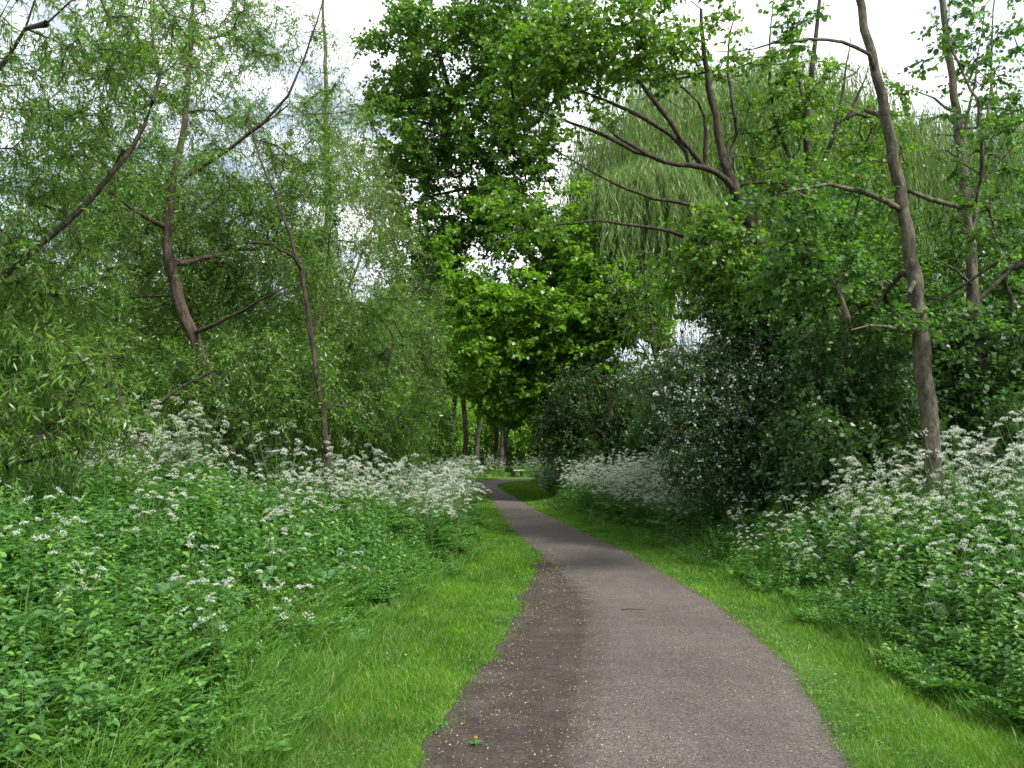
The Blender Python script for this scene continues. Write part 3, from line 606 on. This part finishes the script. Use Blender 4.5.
L4 = 'low green bush closing the view under the trees beyond the bend'; L5 = 'low bush in the shade under the trees left of the path'; L6 = 'low dark bush under the trees right of the path'
b5 = bushproto('woodland_bush', L4, M['maple'], G4); b6 = bushproto('woodland_bush', L5, M['willow'], G5, leafW=.07); b7 = bushproto('woodland_bush', L6, M['shrub'], G6)
protos = {4: (b5, L4, G4), 5: (b6, L5, G5), 6: (b7, L6, G6), 1: (b1, L1, G1), 2: (b2, L2, G2), 3: (b3, L3, G3)}
used = set()
def put(kind, px, Y, s=1.0, sz=1.0, rz=None):
    o, lab, grp = protos[kind]
    if kind in used: o = copy_tree(o)
    used.add(kind); o.location = tuple(gp(px, Y)); o.scale = (s, s, s * sz); o.rotation_euler = (0, 0, rng.uniform(0, 6.28) if rz is None else rz)
    o['label'] = lab; o['group'] = grp; return o
for px, Y, s in [(441, 56, .95), (463, 62, 1.0), (478, 55, .85), (492, 64, 1.0), (508, 60, .95), (545, 62, 1.0), (420, 66, 1.1), (575, 56, .9), (452, 72, 1.15), (500, 74, 1.1)]:
    q_ = put(1, px, Y, s * .95, 1.0); q_.rotation_euler = (rng.normal() * .04, rng.normal() * .05, q_.rotation_euler[2])
for px, Y, s in [(40, 34, .75), (150, 38, .8), (250, 36, .72), (320, 42, .8), (385, 48, .85), (-60, 26, .7), (-120, 36, .9), (90, 52, .95), (210, 56, 1.0), (300, 60, 1.0), (370, 66, 1.0), (-220, 30, .9)]:
    put(2, px, Y, s, 1.0)
for px, Y, s in [(890, 26, .5), (980, 24, .55), (1070, 24, .7), (830, 36, .6), (920, 40, .7), (1010, 38, .75), (1100, 36, 1.0), (1180, 26, .9), (640, 48, .5), (780, 54, .6), (870, 58, .8), (960, 60, .9), (1060, 60, 1.0), (620, 72, .8)]:
    put(3, px, Y, s, 1.0)
for px, Y, s in [(380, 84, 1.5), (420, 92, 1.8), (450, 88, 1.6), (475, 95, 1.9), (498, 90, 1.7), (520, 98, 1.9), (545, 88, 1.6), (575, 94, 1.8), (610, 80, 1.6), (436, 74, 1.0), (530, 76, 1.1), (488, 108, 2.4), (440, 110, 2.4), (540, 110, 2.4), (590, 110, 2.4), (400, 105, 2.4), (350, 100, 2.4), (640, 104, 2.4)]:
    put(4, px, Y, s)
for px, Y, s in [(-60, 16, .8), (20, 17, .9), (90, 18, .8), (160, 20, .95), (230, 19, .85), (300, 22, .9), (355, 25, .9), (395, 30, .9), (60, 26, 1.2), (140, 30, 1.2), (220, 32, 1.2), (290, 36, 1.3), (350, 40, 1.3), (400, 46, 1.2), (0, 40, 1.8), (120, 46, 1.9), (230, 52, 1.9), (320, 58, 1.9), (380, 64, 1.8)]:
    put(5, px, Y, s)
for px, Y, s in [(690, 24, .7), (740, 21, .7), (820, 22, .9), (900, 20, .9), (980, 18, .9), (1060, 16, .9), (640, 34, .8), (700, 38, 1.1), (770, 36, 1.2), (860, 34, 1.3), (960, 32, 1.4), (1060, 28, 1.3), (600, 42, .8), (660, 54, 1.6), (760, 56, 1.8), (870, 54, 1.9), (990, 50, 1.9), (575, 60, 1.2)]:
    put(6, px, Y, s)
b4.location = tuple(gp(425, 44)); b4.scale = (.85,) * 3

# ------------------------------------------------------------------ herbs: cow parsley
def cow_parsley(seed, H, heads):
    r = np.random.default_rng(seed); parts = []; frp = []; hd = []
    top = np.array([r.normal() * .05, r.normal() * .05, H * .55])
    def seg(a, b, ra, rb, ns=4):
        a, b = np.array(a)[None], np.array(b)[None]; d = unit(b - a); parts.append(tubes(a, b, np.array([ra]), np.array([rb]), d, d, ns))
    mid = top * .5 + r.normal(size=3) * .02; seg((0, 0, -.05), mid, .006, .005); seg(mid, top, .005, .004)
    def frond(base, az, L):
        d = np.array([math.cos(az), math.sin(az), .5]); d /= np.linalg.norm(d); s = np.array([-math.sin(az), math.cos(az), 0])
        end = base + d * L + (0, 0, -.25 * L); m_ = base + d * L * .5
        seg(base, m_, .002, .002, 3); seg(m_, end, .002, .001, 3)
        for i in range(5):
            t = .3 + .7 * i / 5; p = base + d * L * t + np.array([0, 0, -.25 * L * t * t])
            for sg in (-1, 1):
                l = L * .45 * (1.15 - t); dd = unit(s * sg + d * .5 + (0, 0, -.1))
                for j in range(4):
                    q = p + dd * l * (j + .6) / 4
                    for sj in (-1, 1): frp.append((q, unit(d * sj + dd * .9), l * .38 * (1.15 - j / 5)))
        frp.append((end, d, L * .14))
    for i in range(5): frond(mid * r.uniform(.1, 2.0), r.uniform(0, 6.28), r.uniform(.2, .36) * H)
    for i in range(heads):
        az = i * 2.4 + r.uniform(-.4, .4); rr = r.uniform(.05, .30) * H; hz = H * r.uniform(.6, 1.03)
        p = np.array([math.cos(az) * rr, math.sin(az) * rr, hz]); e = top * r.uniform(.75, 1) ; kn = e * .45 + p * .55 + (0, 0, -.02); kn[:2] = e[:2] * .35 + p[:2] * .65
        seg(e, kn, .0032, .0025, 3); seg(kn, p - (0, 0, .03), .0025, .0018, 3)
        W = r.uniform(.026, .046); n_ = int(r.integers(8, 13)); cl = []; tl = r.normal(size=2) * .35 + p[:2] / max(rr, .05) * .35
        for j in range(n_):
            a = j * 2.4; ra = W * math.sqrt((j + .4) / n_); cxy = np.array([math.cos(a) * ra, math.sin(a) * ra]); c = p + np.array([cxy[0], cxy[1], -ra * ra * 9 - float(cxy @ tl) + r.normal() * .003])
            seg(p - (0, 0, .03), c, .001, .0006, 3)
            m_ = 8; cl.append(c + r.normal(size=(m_, 3)) * np.array([.005, .005, .004]))
        hd.append(np.concatenate(cl))
    sv = join(parts)
    q = np.array([f[0] for f in frp]); a = np.array([f[1] for f in frp]); l = np.array([f[2] for f in frp])
    n = len(q); fv, ff, pf = leaf_geo(q, a, r.normal(size=(n, 3)) * .3 + (0, 0, 1), l * 1.5, l * .75)
    hs = []
    for c in hd:
        n = len(c); v, f, pf_ = leaf_geo(c, r.normal(size=(n, 3)) * (1, 1, .6), r.normal(size=(n, 3)) * .8 + (0, 0, .8), np.full(n, .0095), np.full(n, .0075)); hs.append((v, f))
    return sv, (fv, ff, r.uniform(0, 1, len(ff))), hs
CP = [cow_parsley(50 + i, h, n) for i, (h, n) in enumerate([(1.0, 12), (1.1, 15), (.9, 10), (1.05, 16), (.8, 8), (1.15, 13)])]
def fuse(lst):
    Vs, Fs, Ms, Rs, o = [], [], [], [], 0
    for V, F, m_, r_ in lst:
        Vs.append(V); Fs.append(F + o); Ms.append(np.full(len(F), m_)); Rs.append(r_ if r_ is not None else np.full(len(F), .5)); o += len(V)
    return np.concatenate(Vs), np.concatenate(Fs), np.concatenate(Ms), np.concatenate(Rs)
protoN, protoF, cpm = [], [], []
for i, (sv, fv, hs) in enumerate(CP):
    o = empty('cow_parsley'); mesh('stem', *sv, M['stem'], o); mesh('foliage', fv[0], fv[1], M['fern'], o, rnd=fv[2])
    for v, f in hs: mesh('flower_head', v, f, M['flower'], o, rnd=rng.uniform(0, 1, len(f)))
    protoN.append(o)
    v, f = join(hs); fz = fuse([(sv[0], sv[1], 0, None), (fv[0], fv[1], 1, fv[2]), (v, f, 2, rng.uniform(0, 1, len(f)))]); cpm.append(fz)
    protoF.append(mesh('cow_parsley', fz[0], fz[1], [M['stem'], M['fern'], M['flower']], rnd=fz[3], mi=fz[2]))
usedp = set()
GL = [('A', 'cow parsley plants under the willows left of the path', 'white cow parsley plant in the crowded bank under the forked willow'),
      ('B', 'cow parsley plants in the tall clump by the left verge', 'tall white cow parsley plant in the clump where the left verge narrows'),
      ('C', 'scattered cow parsley plants in the near left herbs', 'low white cow parsley plant scattered among the near left nettles'),
      ('D', 'cow parsley plants round the grey trunks', 'white cow parsley plant growing below the grey trunks on the right bank'),
      ('E', 'cow parsley plants in the pale clump before the hawthorn', 'pale cow parsley plant in the thick clump left of the hawthorn bush')]
def plant_cp(key, x, y, s, near):
    g = next(q for q in GL if q[0] == key); i = int(rng.integers(0, 6)); pr = (protoN if near else protoF)
    o = pr[i]
    if (near, i) in usedp: o = copy_tree(o)
    usedp.add((near, i)); o.location = (x, y, float(gz(x, y)) - .02); o.rotation_euler = (rng.normal() * .06, rng.normal() * .06, rng.uniform(0, 6.28)); o.scale = (s * rng.uniform(.95, 1.15),) * 2 + (s,)
    tag(o, g[2], 'plant', g[1])
def scatter(x0, x1, y0, y1, n, mind, inside=lambda x, y: True):
    pts = []; tries = 0
    while len(pts) < n and tries < n * 60:
        tries += 1; x, y = rng.uniform(x0, x1), rng.uniform(y0, y1)
        if inside(x, y) and all((x - a) ** 2 + (y - b) ** 2 > mind ** 2 for a, b in pts): pts.append((x, y))
    return pts
inL = lambda x, y: x < herb_left(y) - .12
inR = lambda x, y: x > herb_right(y) + .2
for x, y in scatter(-5.4, -1.9, 9.6, 13.5, 60, .26, lambda x, y: inL(x, y) and x < -2.1 - (y - 9) * .1): plant_cp('A', x, y, rng.uniform(.88, 1.25) * (.8 + .4 * float(sstep(9, 12, y))), False)
for x, y in scatter(-4.2, -.8, 11.5, 21, 88, .24, lambda x, y: inL(x, y) and x > herb_left(y) - 2.0): plant_cp('B', x, y, rng.uniform(1.0, 1.35), False)
for x, y in scatter(-5.0, -1.4, 4.2, 9.5, 22, .5, lambda x, y: inL(x, y) and abs(x / y) < .72): plant_cp('C', x, y, rng.uniform(.62, .88), True)
for x, y in scatter(3.0, 6.6, 4.6, 12.5, 64, .28, lambda x, y: inR(x, y) and x / y < .74): plant_cp('D', x, y, min(1.3, .62 + .5 * (x - herb_right(y) - .2)) * rng.uniform(.82, 1.1), y < 8.5)
for x, y in scatter(1.5, 4.8, 14.0, 22, 38, .3, lambda x, y: inR(x, y) and x < herb_right(y) + 1.6): plant_cp('E', x, y, rng.uniform(.9, 1.15), False)
for d_, pr in ((True, protoN), (False, protoF)):
    for i, o in enumerate(pr):
        if (d_, i) not in usedp:
            for c in list(o.children): bpy.data.objects.remove(c)
            bpy.data.objects.remove(o)

def mass(name, protos, pts, scales, mats, label, cat):
    """one uncountable mass from transformed copies; protos: list of (V, F, matindex, rnd)"""
    Vs, Fs, Ms, Rs, o = [], [], [], [], 0
    for (x, y), s in zip(pts, scales):
        V, F, mi, rn = protos[int(rng.integers(0, len(protos)))]; a = rng.uniform(0, 6.28); ca, sa = math.cos(a) * s, math.sin(a) * s
        W = np.stack([V[:, 0] * ca - V[:, 1] * sa + x, V[:, 0] * sa + V[:, 1] * ca + y, V[:, 2] * s + float(gz(x, y))], 1)
        Vs.append(W); Fs.append(F + o); Ms.append(mi); Rs.append(np.clip(rn + rng.normal() * .12, 0, 1)); o += len(V)
    ob = mesh(name, np.concatenate(Vs), np.concatenate(Fs), mats, rnd=np.concatenate(Rs), mi=np.concatenate(Ms))
    tag(ob, label, cat, kind='stuff'); return ob
def fuse(lst):
    Vs, Fs, Ms, Rs, o = [], [], [], [], 0
    for V, F, m_, r_ in lst:
        Vs.append(V); Fs.append(F + o); Ms.append(np.full(len(F), m_)); Rs.append(r_ if r_ is not None else np.full(len(F), .5)); o += len(V)
    return np.concatenate(Vs), np.concatenate(Fs), np.concatenate(Ms), np.concatenate(Rs)
pts = scatter(1.2, 5.0, 14.5, 30, 300, .15, lambda x, y: inR(x, y) and x < herb_right(y) + 2.6) + scatter(.7, 3.0, 28, 42, 60, .25, inR) + scatter(-5.0, -1.6, 20, 40, 120, .25, lambda x, y: inL(x, y) and x > herb_left(y) - 2) + scatter(4.0, 8.0, 8, 15, 70, .3, inR) + scatter(-7, 7, 50, 60, 120, .3) + scatter(-8, -4.5, 8, 16, 60, .3)
mass('cow_parsley_drift', cpm, pts, [rng.uniform(.9, 1.25) for _ in pts], [M['stem'], M['fern'], M['flower']], 'white drift of cow parsley too thick to count along both banks', 'wildflowers')

# nettles, leafy herbs, docks and long grass
def nettle(seed, H, broad=False):
    r = np.random.default_rng(seed); top = np.array([r.normal() * .07, r.normal() * .07, H]); k = int(H / .05)
    a, b = np.zeros((1, 3)), top[None]; d = unit(b - a); sv = tubes(a, b, np.array([.004]), np.array([.002]), d, d, 3)
    C, A_, Ls = [], [], []
    for i in range(k):
        t = .2 + .8 * i / k; az = (i % 2) * 1.57 + r.uniform(-.3, .3)
        for s in (0, math.pi):
            C.append(top * t); A_.append((math.cos(az + s), math.sin(az + s), r.uniform(-.45, .45))); Ls.append(.09 * (1.15 - .75 * t ** 3) * r.uniform(.8, 1.2))
    C, A_, Ls = map(np.array, (C, A_, Ls)); n = len(C); C = C + A_ * .012
    v, f, pf = leaf_geo(C, A_, r.normal(size=(n, 3)) * .25 + (0, 0, 1), Ls, Ls * (.75 if broad else .52), 'leaf6', .15, .3)
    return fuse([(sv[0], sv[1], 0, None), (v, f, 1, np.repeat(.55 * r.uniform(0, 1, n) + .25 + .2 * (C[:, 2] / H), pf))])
NT = [nettle(i, h, i % 3 == 0) for i, h in enumerate([.5, .6, .7, .55, .8, .45])]
def dens_scatter(fn_in, x0, x1, y0, y1, base, n_try):
    x = rng.uniform(x0, x1, n_try); y = y0 * (y1 / y0) ** rng.uniform(0, 1, n_try)   # denser near the camera
    k = fn_in(x, y) & (np.abs(x / y) < .78)
    return list(zip(x[k], y[k]))
hl = lambda x, y: x < herb_left(y) + .1 * np.sin(y * 3) - .55 * (1 - sstep(6, 10, y)) * rng.uniform(0, 1.6, np.shape(x))
hr = lambda x, y: x > herb_right(y) + .1 * np.sin(y * 3)
ptsL = dens_scatter(hl, -9, -.5, 3.6, 24, 1, 7200); ptsR = dens_scatter(hr, 1.2, 8, 4.0, 26, 1, 5200)
def hs_(x, y, side):
    d = (herb_left(y) - x) if side < 0 else (x - herb_right(y)); return .45 + .6 * sstep(0, .9, d)
pts = ptsL + ptsR; scl = [hs_(x, y, -1) * rng.uniform(.7, 1.15) * (.72 + .28 * float(sstep(5, 9, y))) for x, y in ptsL] + [hs_(x, y, 1) * rng.uniform(.8, 1.25) for x, y in ptsR]
mass('nettle_undergrowth', NT, pts, scl, [M['stem'], M['herb']], 'green nettles and leafy herbs covering both banks', 'undergrowth')

def fernclump(seed):
    r = np.random.default_rng(seed); C, A_, L_ = [], [], []
    for i in range(7):
        az = r.uniform(0, 6.28); L = r.uniform(.18, .34); d = np.array([math.cos(az), math.sin(az), r.uniform(.6, 1.5)]); d /= np.linalg.norm(d); s = np.array([-math.sin(az), math.cos(az), 0])
        for q in range(7):
            t = .25 + .75 * q / 7; p = d * L * t + np.array([0, 0, -.35 * L * t * t])
            for sg in (-1, 1):
                for j in range(3): C.append(p + s * sg * L * .12 * (j + .5) * (1.2 - t)); A_.append(s * sg + d * (.9 - .2 * j) + (0, 0, -.1)); L_.append(L * .17 * (1.25 - t))
    C, A_, L_ = map(np.array, (C, A_, L_)); n = len(C)
    v, f, pf = leaf_geo(C, A_, r.normal(size=(n, 3)) * .35 + (0, 0, 1), L_, L_ * .5)
    return v, f, np.zeros(len(f), int), r.uniform(0, 1, len(f))
FC = [fernclump(i) for i in range(6)]
ptsL = dens_scatter(hl, -7, -.5, 3.6, 20, 1, 6500); ptsR = dens_scatter(hr, 1.2, 7, 4.0, 20, 1, 2600)
pts = ptsL + ptsR; scl = [(.6 + .9 * hs_(x, y, -1)) * rng.uniform(.7, 1.3) for x, y in ptsL] + [(.6 + .9 * hs_(x, y, 1)) * rng.uniform(.8, 1.3) for x, y in ptsR]
mass('ferny_undergrowth', FC, pts, scl, [M['fern']], 'feathery bright green cow parsley leaves filling the banks', 'undergrowth')

def blades(name, x, y, hgt, wid, mat, label, lean=.5, segs=2):
    n = len(x); z = gz(x, y); b = np.stack([x, y, z - .005], 1); az = rng.uniform(0, 6.28, n); d = np.stack([np.cos(az), np.sin(az), 0 * az], 1)
    fa = rng.uniform(0, 6.28, n); s = np.stack([np.cos(fa), np.sin(fa), 0 * fa], 1) * wid[:, None] * .5
    ln = lean * rng.uniform(.2, 1.3, n)[:, None] * hgt[:, None]; up = np.array([0, 0, 1.]) * hgt[:, None]
    m1 = b + up * .55 + d * ln * .35; tp = b + up * .92 + d * ln
    V = np.stack([b - s, b + s, m1 + s * .8, m1 - s * .8, tp + s * .15, tp - s * .15], 1).reshape(-1, 3)
    q = np.arange(n)[:, None] * 6; F = np.stack([q + np.array([[0, 1, 2, 3]]), q + np.array([[3, 2, 4, 5]])], 1).reshape(-1, 4)
    clump = .5 + .5 * noise2(x, y, 2.6, 12) + .25 * noise2(x, y, 9, 13); rn = np.clip(.45 * rng.uniform(0, 1, n) + .55 * clump, 0, 1)
    rn = np.where(rng.uniform(size=n) < .03, 1, rn * .93)
    o = mesh(name, V, F, mat, rnd=np.repeat(rn, 2)); tag(o, label, 'grass', kind='stuff'); return o
def pathL(y): return np.interp(y, Lp[:400, 1], Lp[:400, 0])
def pathR(y): return np.interp(y, Rp[:330, 1], Rp[:330, 0])
n = 700000
y = 3.2 * (46 / 3.2) ** rng.uniform(0, 1, n) ** 1.12; x = rng.uniform(-4, 4.5, n)
x = np.where(rng.uniform(size=n) < .5, rng.uniform(-2.9, 1, n), rng.uniform(-.8, 3.8, n))
nsoil = .07 * noise2(y * 2, 0 * y, 2.2, 8)
le = np.where(y < 13.3, soil_left(y) + nsoil, np.interp(y, Lp[:300, 1], Lp[:300, 0])) + .06 * noise2(x, y, 9, 4) + .05 * noise2(x, y, 23, 5) + rng.exponential(.04, n) - .02
re = np.interp(y, Rp[:310, 1], Rp[:310, 0]) + .05 * noise2(x, y, 7, 6) + .05 * noise2(x, y, 23, 7) - .03 - rng.exponential(.022, n)
k = ((x < le) & (x > herb_left(y) - .5 - .7 * (1 - sstep(5, 9, y)))) | ((x > re) & (x < herb_right(y) + .45)) & (y < 42)
k &= (np.abs(x / y) < .72) & ((noise2(x, y, 3.1, 41) + .4 * noise2(x, y, 11, 42) < .78) | (rng.uniform(size=n) < .3)); x, y = x[k], y[k]
edge = np.minimum(np.abs(x - np.where(x < ctr(y), np.where(y < 13.3, soil_left(y), pathL(y)), 1e3)), np.abs(x - np.where(x < ctr(y), 1e3, pathR(y))))
hg = (.028 + .028 * sstep(0, .6, edge)) * rng.uniform(.6, 1.5, len(x)) * (1 + .35 * noise2(x, y, 3.2, 9)); hg = np.maximum(hg, .012) * (1 + y / 60)
blades('verge_grass', x, y, hg, .0035 * np.maximum(1, y / 5.5) * rng.uniform(.7, 1.3, len(x)), M['grass'], 'short mown green grass on both verges of the path', .8)
nc = 60000; yc = 3.3 * (20 / 3.3) ** rng.uniform(0, 1, nc); xc = np.where(rng.uniform(size=nc) < .6, rng.uniform(-2.6, .6, nc), rng.uniform(1.5, 3.4, nc))
kc = (((xc < np.where(yc < 13.3, soil_left(yc), pathL(yc)) + .04) & (xc > herb_left(yc) - .6)) | ((xc > pathR(yc)) & (xc < herb_right(yc) + .4))) & (noise2(xc, yc, 3.4, 51) + .3 * noise2(xc, yc, 13, 52) > .12)
xc, yc = xc[kc], yc[kc]; nc = len(xc); C = np.stack([xc, yc, gz(xc, yc) + rng.uniform(.01, .045, nc)], 1); az = rng.uniform(0, 6.28, nc)
sz = rng.uniform(.012, .028, nc) * np.maximum(1, yc / 8)
v, f, pf = leaf_geo(C, np.stack([np.cos(az), np.sin(az), rng.uniform(-.1, .4, nc)], 1), rng.normal(size=(nc, 3)) * .3 + (0, 0, 1), sz, sz * .8, 'rhomb', .2, .1)
tag(mesh('clover', v, f, M['herb'], rnd=rng.uniform(0, 1, nc)), 'low clover patches in the mown verges', 'clover', kind='stuff')
print('verge blades', len(x))
n = 26000   # grass of the clearing beyond the bend
x = rng.uniform(-9, 9, n); y = rng.uniform(44, 58, n); k = (np.interp(x, Lp[330:, 0], Lp[330:, 1]) < y - .1) | (x < -2.4); x, y = x[k], y[k]
xl = rng.uniform(-4.5, -2.2, 5000); yl = rng.uniform(36, 46, 5000)
blades('clearing_grass', np.r_[x, xl], np.r_[y, yl], rng.uniform(.07, .16, len(x) + 5000), np.full(len(x) + 5000, .035), M['grass'], 'sunlit grass in the clearing beyond the bend', .8)
n = 80000   # long grass among the herbs and in tufts along their edge
y = 3.4 * (26 / 3.4) ** rng.uniform(0, 1, n); d = rng.exponential(.6, n) - .12
left = rng.uniform(size=n) < .68; x = np.where(left, herb_left(y) - d, herb_right(y) + d); cl = noise2(x, y, 4.5, 21)
k = (cl > -.15) & (np.abs(x / y) < .75); x, y, d = x[k], y[k], d[k]
blades('long_grass', x, y, (.13 + .2 * sstep(-.1, .7, d)) * rng.uniform(.6, 1.4, len(x)), .005 * np.maximum(1, y / 6), M['longgrass'], 'long uncut grass tufts where the verges meet the herbs', .9)

# broad dock plants: things
def dock(seed):
    r = np.random.default_rng(seed); o = empty('dock_plant'); n = 7; az = np.arange(n) * 2.4 + r.uniform(-.3, .3, n)
    A_ = np.stack([np.cos(az), np.sin(az), r.uniform(.5, 1.4, n)], 1); A_ = unit(A_); C = A_ * .05
    ln = r.uniform(.14, .24, n); m_ = 5; Vs = []; Fs = []
    for i in range(n):
        s = unit(np.cross(A_[i], (0, 0, 1.))); row = []
        for j in range(m_ + 1):
            t = j / m_; c = C[i] + A_[i] * ln[i] * t + np.array([0, 0, -.55 * ln[i] * t * t]); wv = ln[i] * .23 * math.sin(math.pi * min(1, t * .92 + .08)) ** .7 + .002
            row += [c - s * wv + (0, 0, wv * .3), c + (0, 0, .012 * math.sin(j * 2.1)), c + s * wv + (0, 0, wv * .3)]
        b = len(Vs); Vs += row
        for j in range(m_):
            for q in (0, 1): Fs.append((b + j * 3 + q, b + j * 3 + q + 1, b + j * 3 + q + 4, b + j * 3 + q + 3))
    mesh('leaves', np.array(Vs), np.array(Fs), M['dock'], o, rnd=np.repeat(r.uniform(0, 1, n), m_ * 2), smooth=True)
    z0 = np.zeros((1, 3)); z1 = np.array([[0.02, .01, .3]]); d_ = unit(z1 - z0); v, f = tubes(z0, z1, np.array([.005]), np.array([.003]), d_, d_, 5); mesh('stem', v, f, M['stem'], o)
    return o
dk = [dock(i) for i in range(3)]; first = [True] * 3
for x, y in scatter(-4.6, -1.5, 4.2, 9.5, 14, .7, lambda x, y: inL(x, y) and x < herb_left(y) - .5 and abs(x / y) < .7) + scatter(3.2, 5.5, 4.8, 9, 10, .7, lambda x, y: inR(x, y) and x / y < .7):
    i = int(rng.integers(0, 3)); o = dk[i] if first[i] else copy_tree(dk[i]); first[i] = False
    dd = float(hs_(x, y, -1 if x < 0 else 1)); o.location = (x, y, float(gz(x, y)) + .30 * dd); o.scale = (rng.uniform(.7, 1.1),) * 3; o.rotation_euler = (0, 0, rng.uniform(0, 6.28))
    if x < 0: tag(o, 'broad-leaved dock plant among the near left nettles', 'plant', 'dock plants in the left herbs')
    else: tag(o, 'broad-leaved dock plant low in the right bank herbs', 'plant', 'dock plants in the right herbs')

# ------------------------------------------------------------------ litter, twig, dandelion, bench
n = 15000
y = 3.3 * (26 / 3.3) ** rng.uniform(0, 1, n); t = rng.beta(1.1, 1.1, n); x = pathL(y) * (1 - t) + pathR(y) * t
ns = 9000; ys_ = 3.4 * (13.5 / 3.4) ** rng.uniform(0, 1, ns) ** .8; ts = rng.beta(1.3, 1.6, ns); kk = rng.uniform(size=ns) < .2 + .9 * sstep(-.1, .5, noise2(ts * 2, ys_, 2.6, 33)) * (.5 + .5 * sstep(4, 9, ys_)); ys_, ts = ys_[kk], ts[kk]; xs_ = soil_left(ys_) * (1 - ts) + (pathL(ys_) + .25) * ts
keep = rng.uniform(size=n) < .05 + .5 * (noise2(x, y, 2.5, 30) > .15) + .8 * np.exp(-np.minimum(x - pathL(y), pathR(y) - x) / .12); x, y = x[keep], y[keep]
x, y = np.r_[x, xs_], np.r_[y, ys_]; n = len(x); yr = rng.uniform
C = np.stack([x, y, gz(x, y) + .04 + 0 * x], 1); sz = rng.uniform(.006, .019, n) * np.maximum(.8, (y / 9)) ** .5
v, f, pf = leaf_geo(C, rng.normal(size=(n, 3)) * (1, 1, .15), rng.normal(size=(n, 3)) * .25 + (0, 0, 1), sz, sz * rng.uniform(.3, .8, n), 'rhomb', .3, .1)
tag(mesh('leaf_litter', v, f, M['litter'], rnd=rng.uniform(0, 1, n) ** .9), 'dry brown and yellow leaf scraps strewn over the path and soil', 'leaf litter', kind='stuff')

def groundpx(px, py):
    Y = CAMH * FPX / (py - HOR); return (px - 512) / FPX * Y, Y
x0, y0 = groundpx(632, 611)
tw = empty('fallen_twig', (x0, y0, .045)); tag(tw, 'small dark twig lying on the middle of the path', 'twig')
pp = np.array([(-.13, 0, .004), (-.05, .01, .01), (.03, -.008, .008), (.13, .012, .004)]); d_ = unit(np.diff(pp, axis=0))
v, f = tubes(pp[:-1], pp[1:], np.array([.006, .0055, .0045]), np.array([.0055, .0045, .002]), d_, d_, 6); mesh('stick', v, f, M['darkbark'], tw)
q0 = np.array([[.03, -.008, .008]]); q1 = np.array([[.08, -.05, .012]]); d_ = unit(q1 - q0); v, f = tubes(q0, q1, np.array([.003]), np.array([.0015]), d_, d_, 5); mesh('side_twig', v, f, M['darkbark'], tw)

x0, y0 = groundpx(476, 736)
dn = empty('dandelion', (x0, y0, float(gz(x0, y0)) + .015)); dn.scale = (.6, .6, .6); tag(dn, 'yellow dandelion flowering in the bare soil beside the path', 'flower')
a = np.array([[0, 0, 0.]]); b_ = np.array([[.01, 0, .05]]); d_ = unit(b_ - a); v, f = tubes(a, b_, np.array([.002]), np.array([.002]), d_, d_, 6); mesh('stem', v, f, M['stem'], dn)
n = 70; az = rng.uniform(0, 6.28, n); el = rng.uniform(.1, 1.4, n); A_ = np.stack([np.cos(az) * np.cos(el), np.sin(az) * np.cos(el), np.sin(el)], 1)
v, f, pf = leaf_geo(np.tile(b_, (n, 1)), A_, rng.normal(size=(n, 3)), np.full(n, .02), np.full(n, .005)); mesh('flower_head', v, f, M['yellow'], dn, rnd=rng.uniform(0, 1, n))
n = 9; az = np.arange(n) * .7; A_ = np.stack([np.cos(az), np.sin(az), .25 + 0 * az], 1)
v, f, pf = leaf_geo(np.zeros((n, 3)) + (0, 0, .005), A_, np.tile((0, 0, 1.), (n, 1)), rng.uniform(.06, .11, n), np.full(n, .022), 'leaf6'); mesh('leaves', v, f, M['herb'], dn, rnd=np.repeat(rng.uniform(0, 1, n), pf))

import bmesh
def boxes(name, bl, mat, parent, bev=.008):
    bm = bmesh.new()
    for (cx, cy_, cz, sx, sy, sz) in bl:
        r = bmesh.ops.create_cube(bm, size=1)
        for vv in r['verts']: vv.co = Vector((vv.co.x * sx + cx, vv.co.y * sy + cy_, vv.co.z * sz + cz))
    bmesh.ops.bevel(bm, geom=bm.edges[:], offset=bev, segments=2, affect='EDGES')
    me = bpy.data.meshes.new(name); bm.to_mesh(me); bm.free(); me.materials.append(mat)
    o = bpy.data.objects.new(name, me); col.objects.link(o); o.parent = parent; return o
bx_, by_ = P(518, 480, 50.5)[:2]
bn = empty('park_bench', (bx_, by_, float(gz(bx_, by_))), R(12)); tag(bn, 'small bench with a pale plank seat on dark legs at the far bend', 'bench')
pale = flat_mat('pale_weathered_wood', (.28, .27, .24), .7, 12, (.42, .40, .37), .2, (1, 6, 1)); dkm = flat_mat('dark_painted_iron', (.02, .02, .02), .5)
boxes('seat', [(0, -.12, .40, .66, .10, .06), (0, 0, .40, .66, .10, .06), (0, .12, .40, .66, .10, .06)], pale, bn)
for s in (-1, 1): boxes('leg', [(s * .22, 0, .185, .10, .32, .37)], dkm, bn)
boxes('end_panel', [(-.37, 0, .26, .07, .42, .52)], dkm, bn)
print('objects', len(bpy.data.objects))
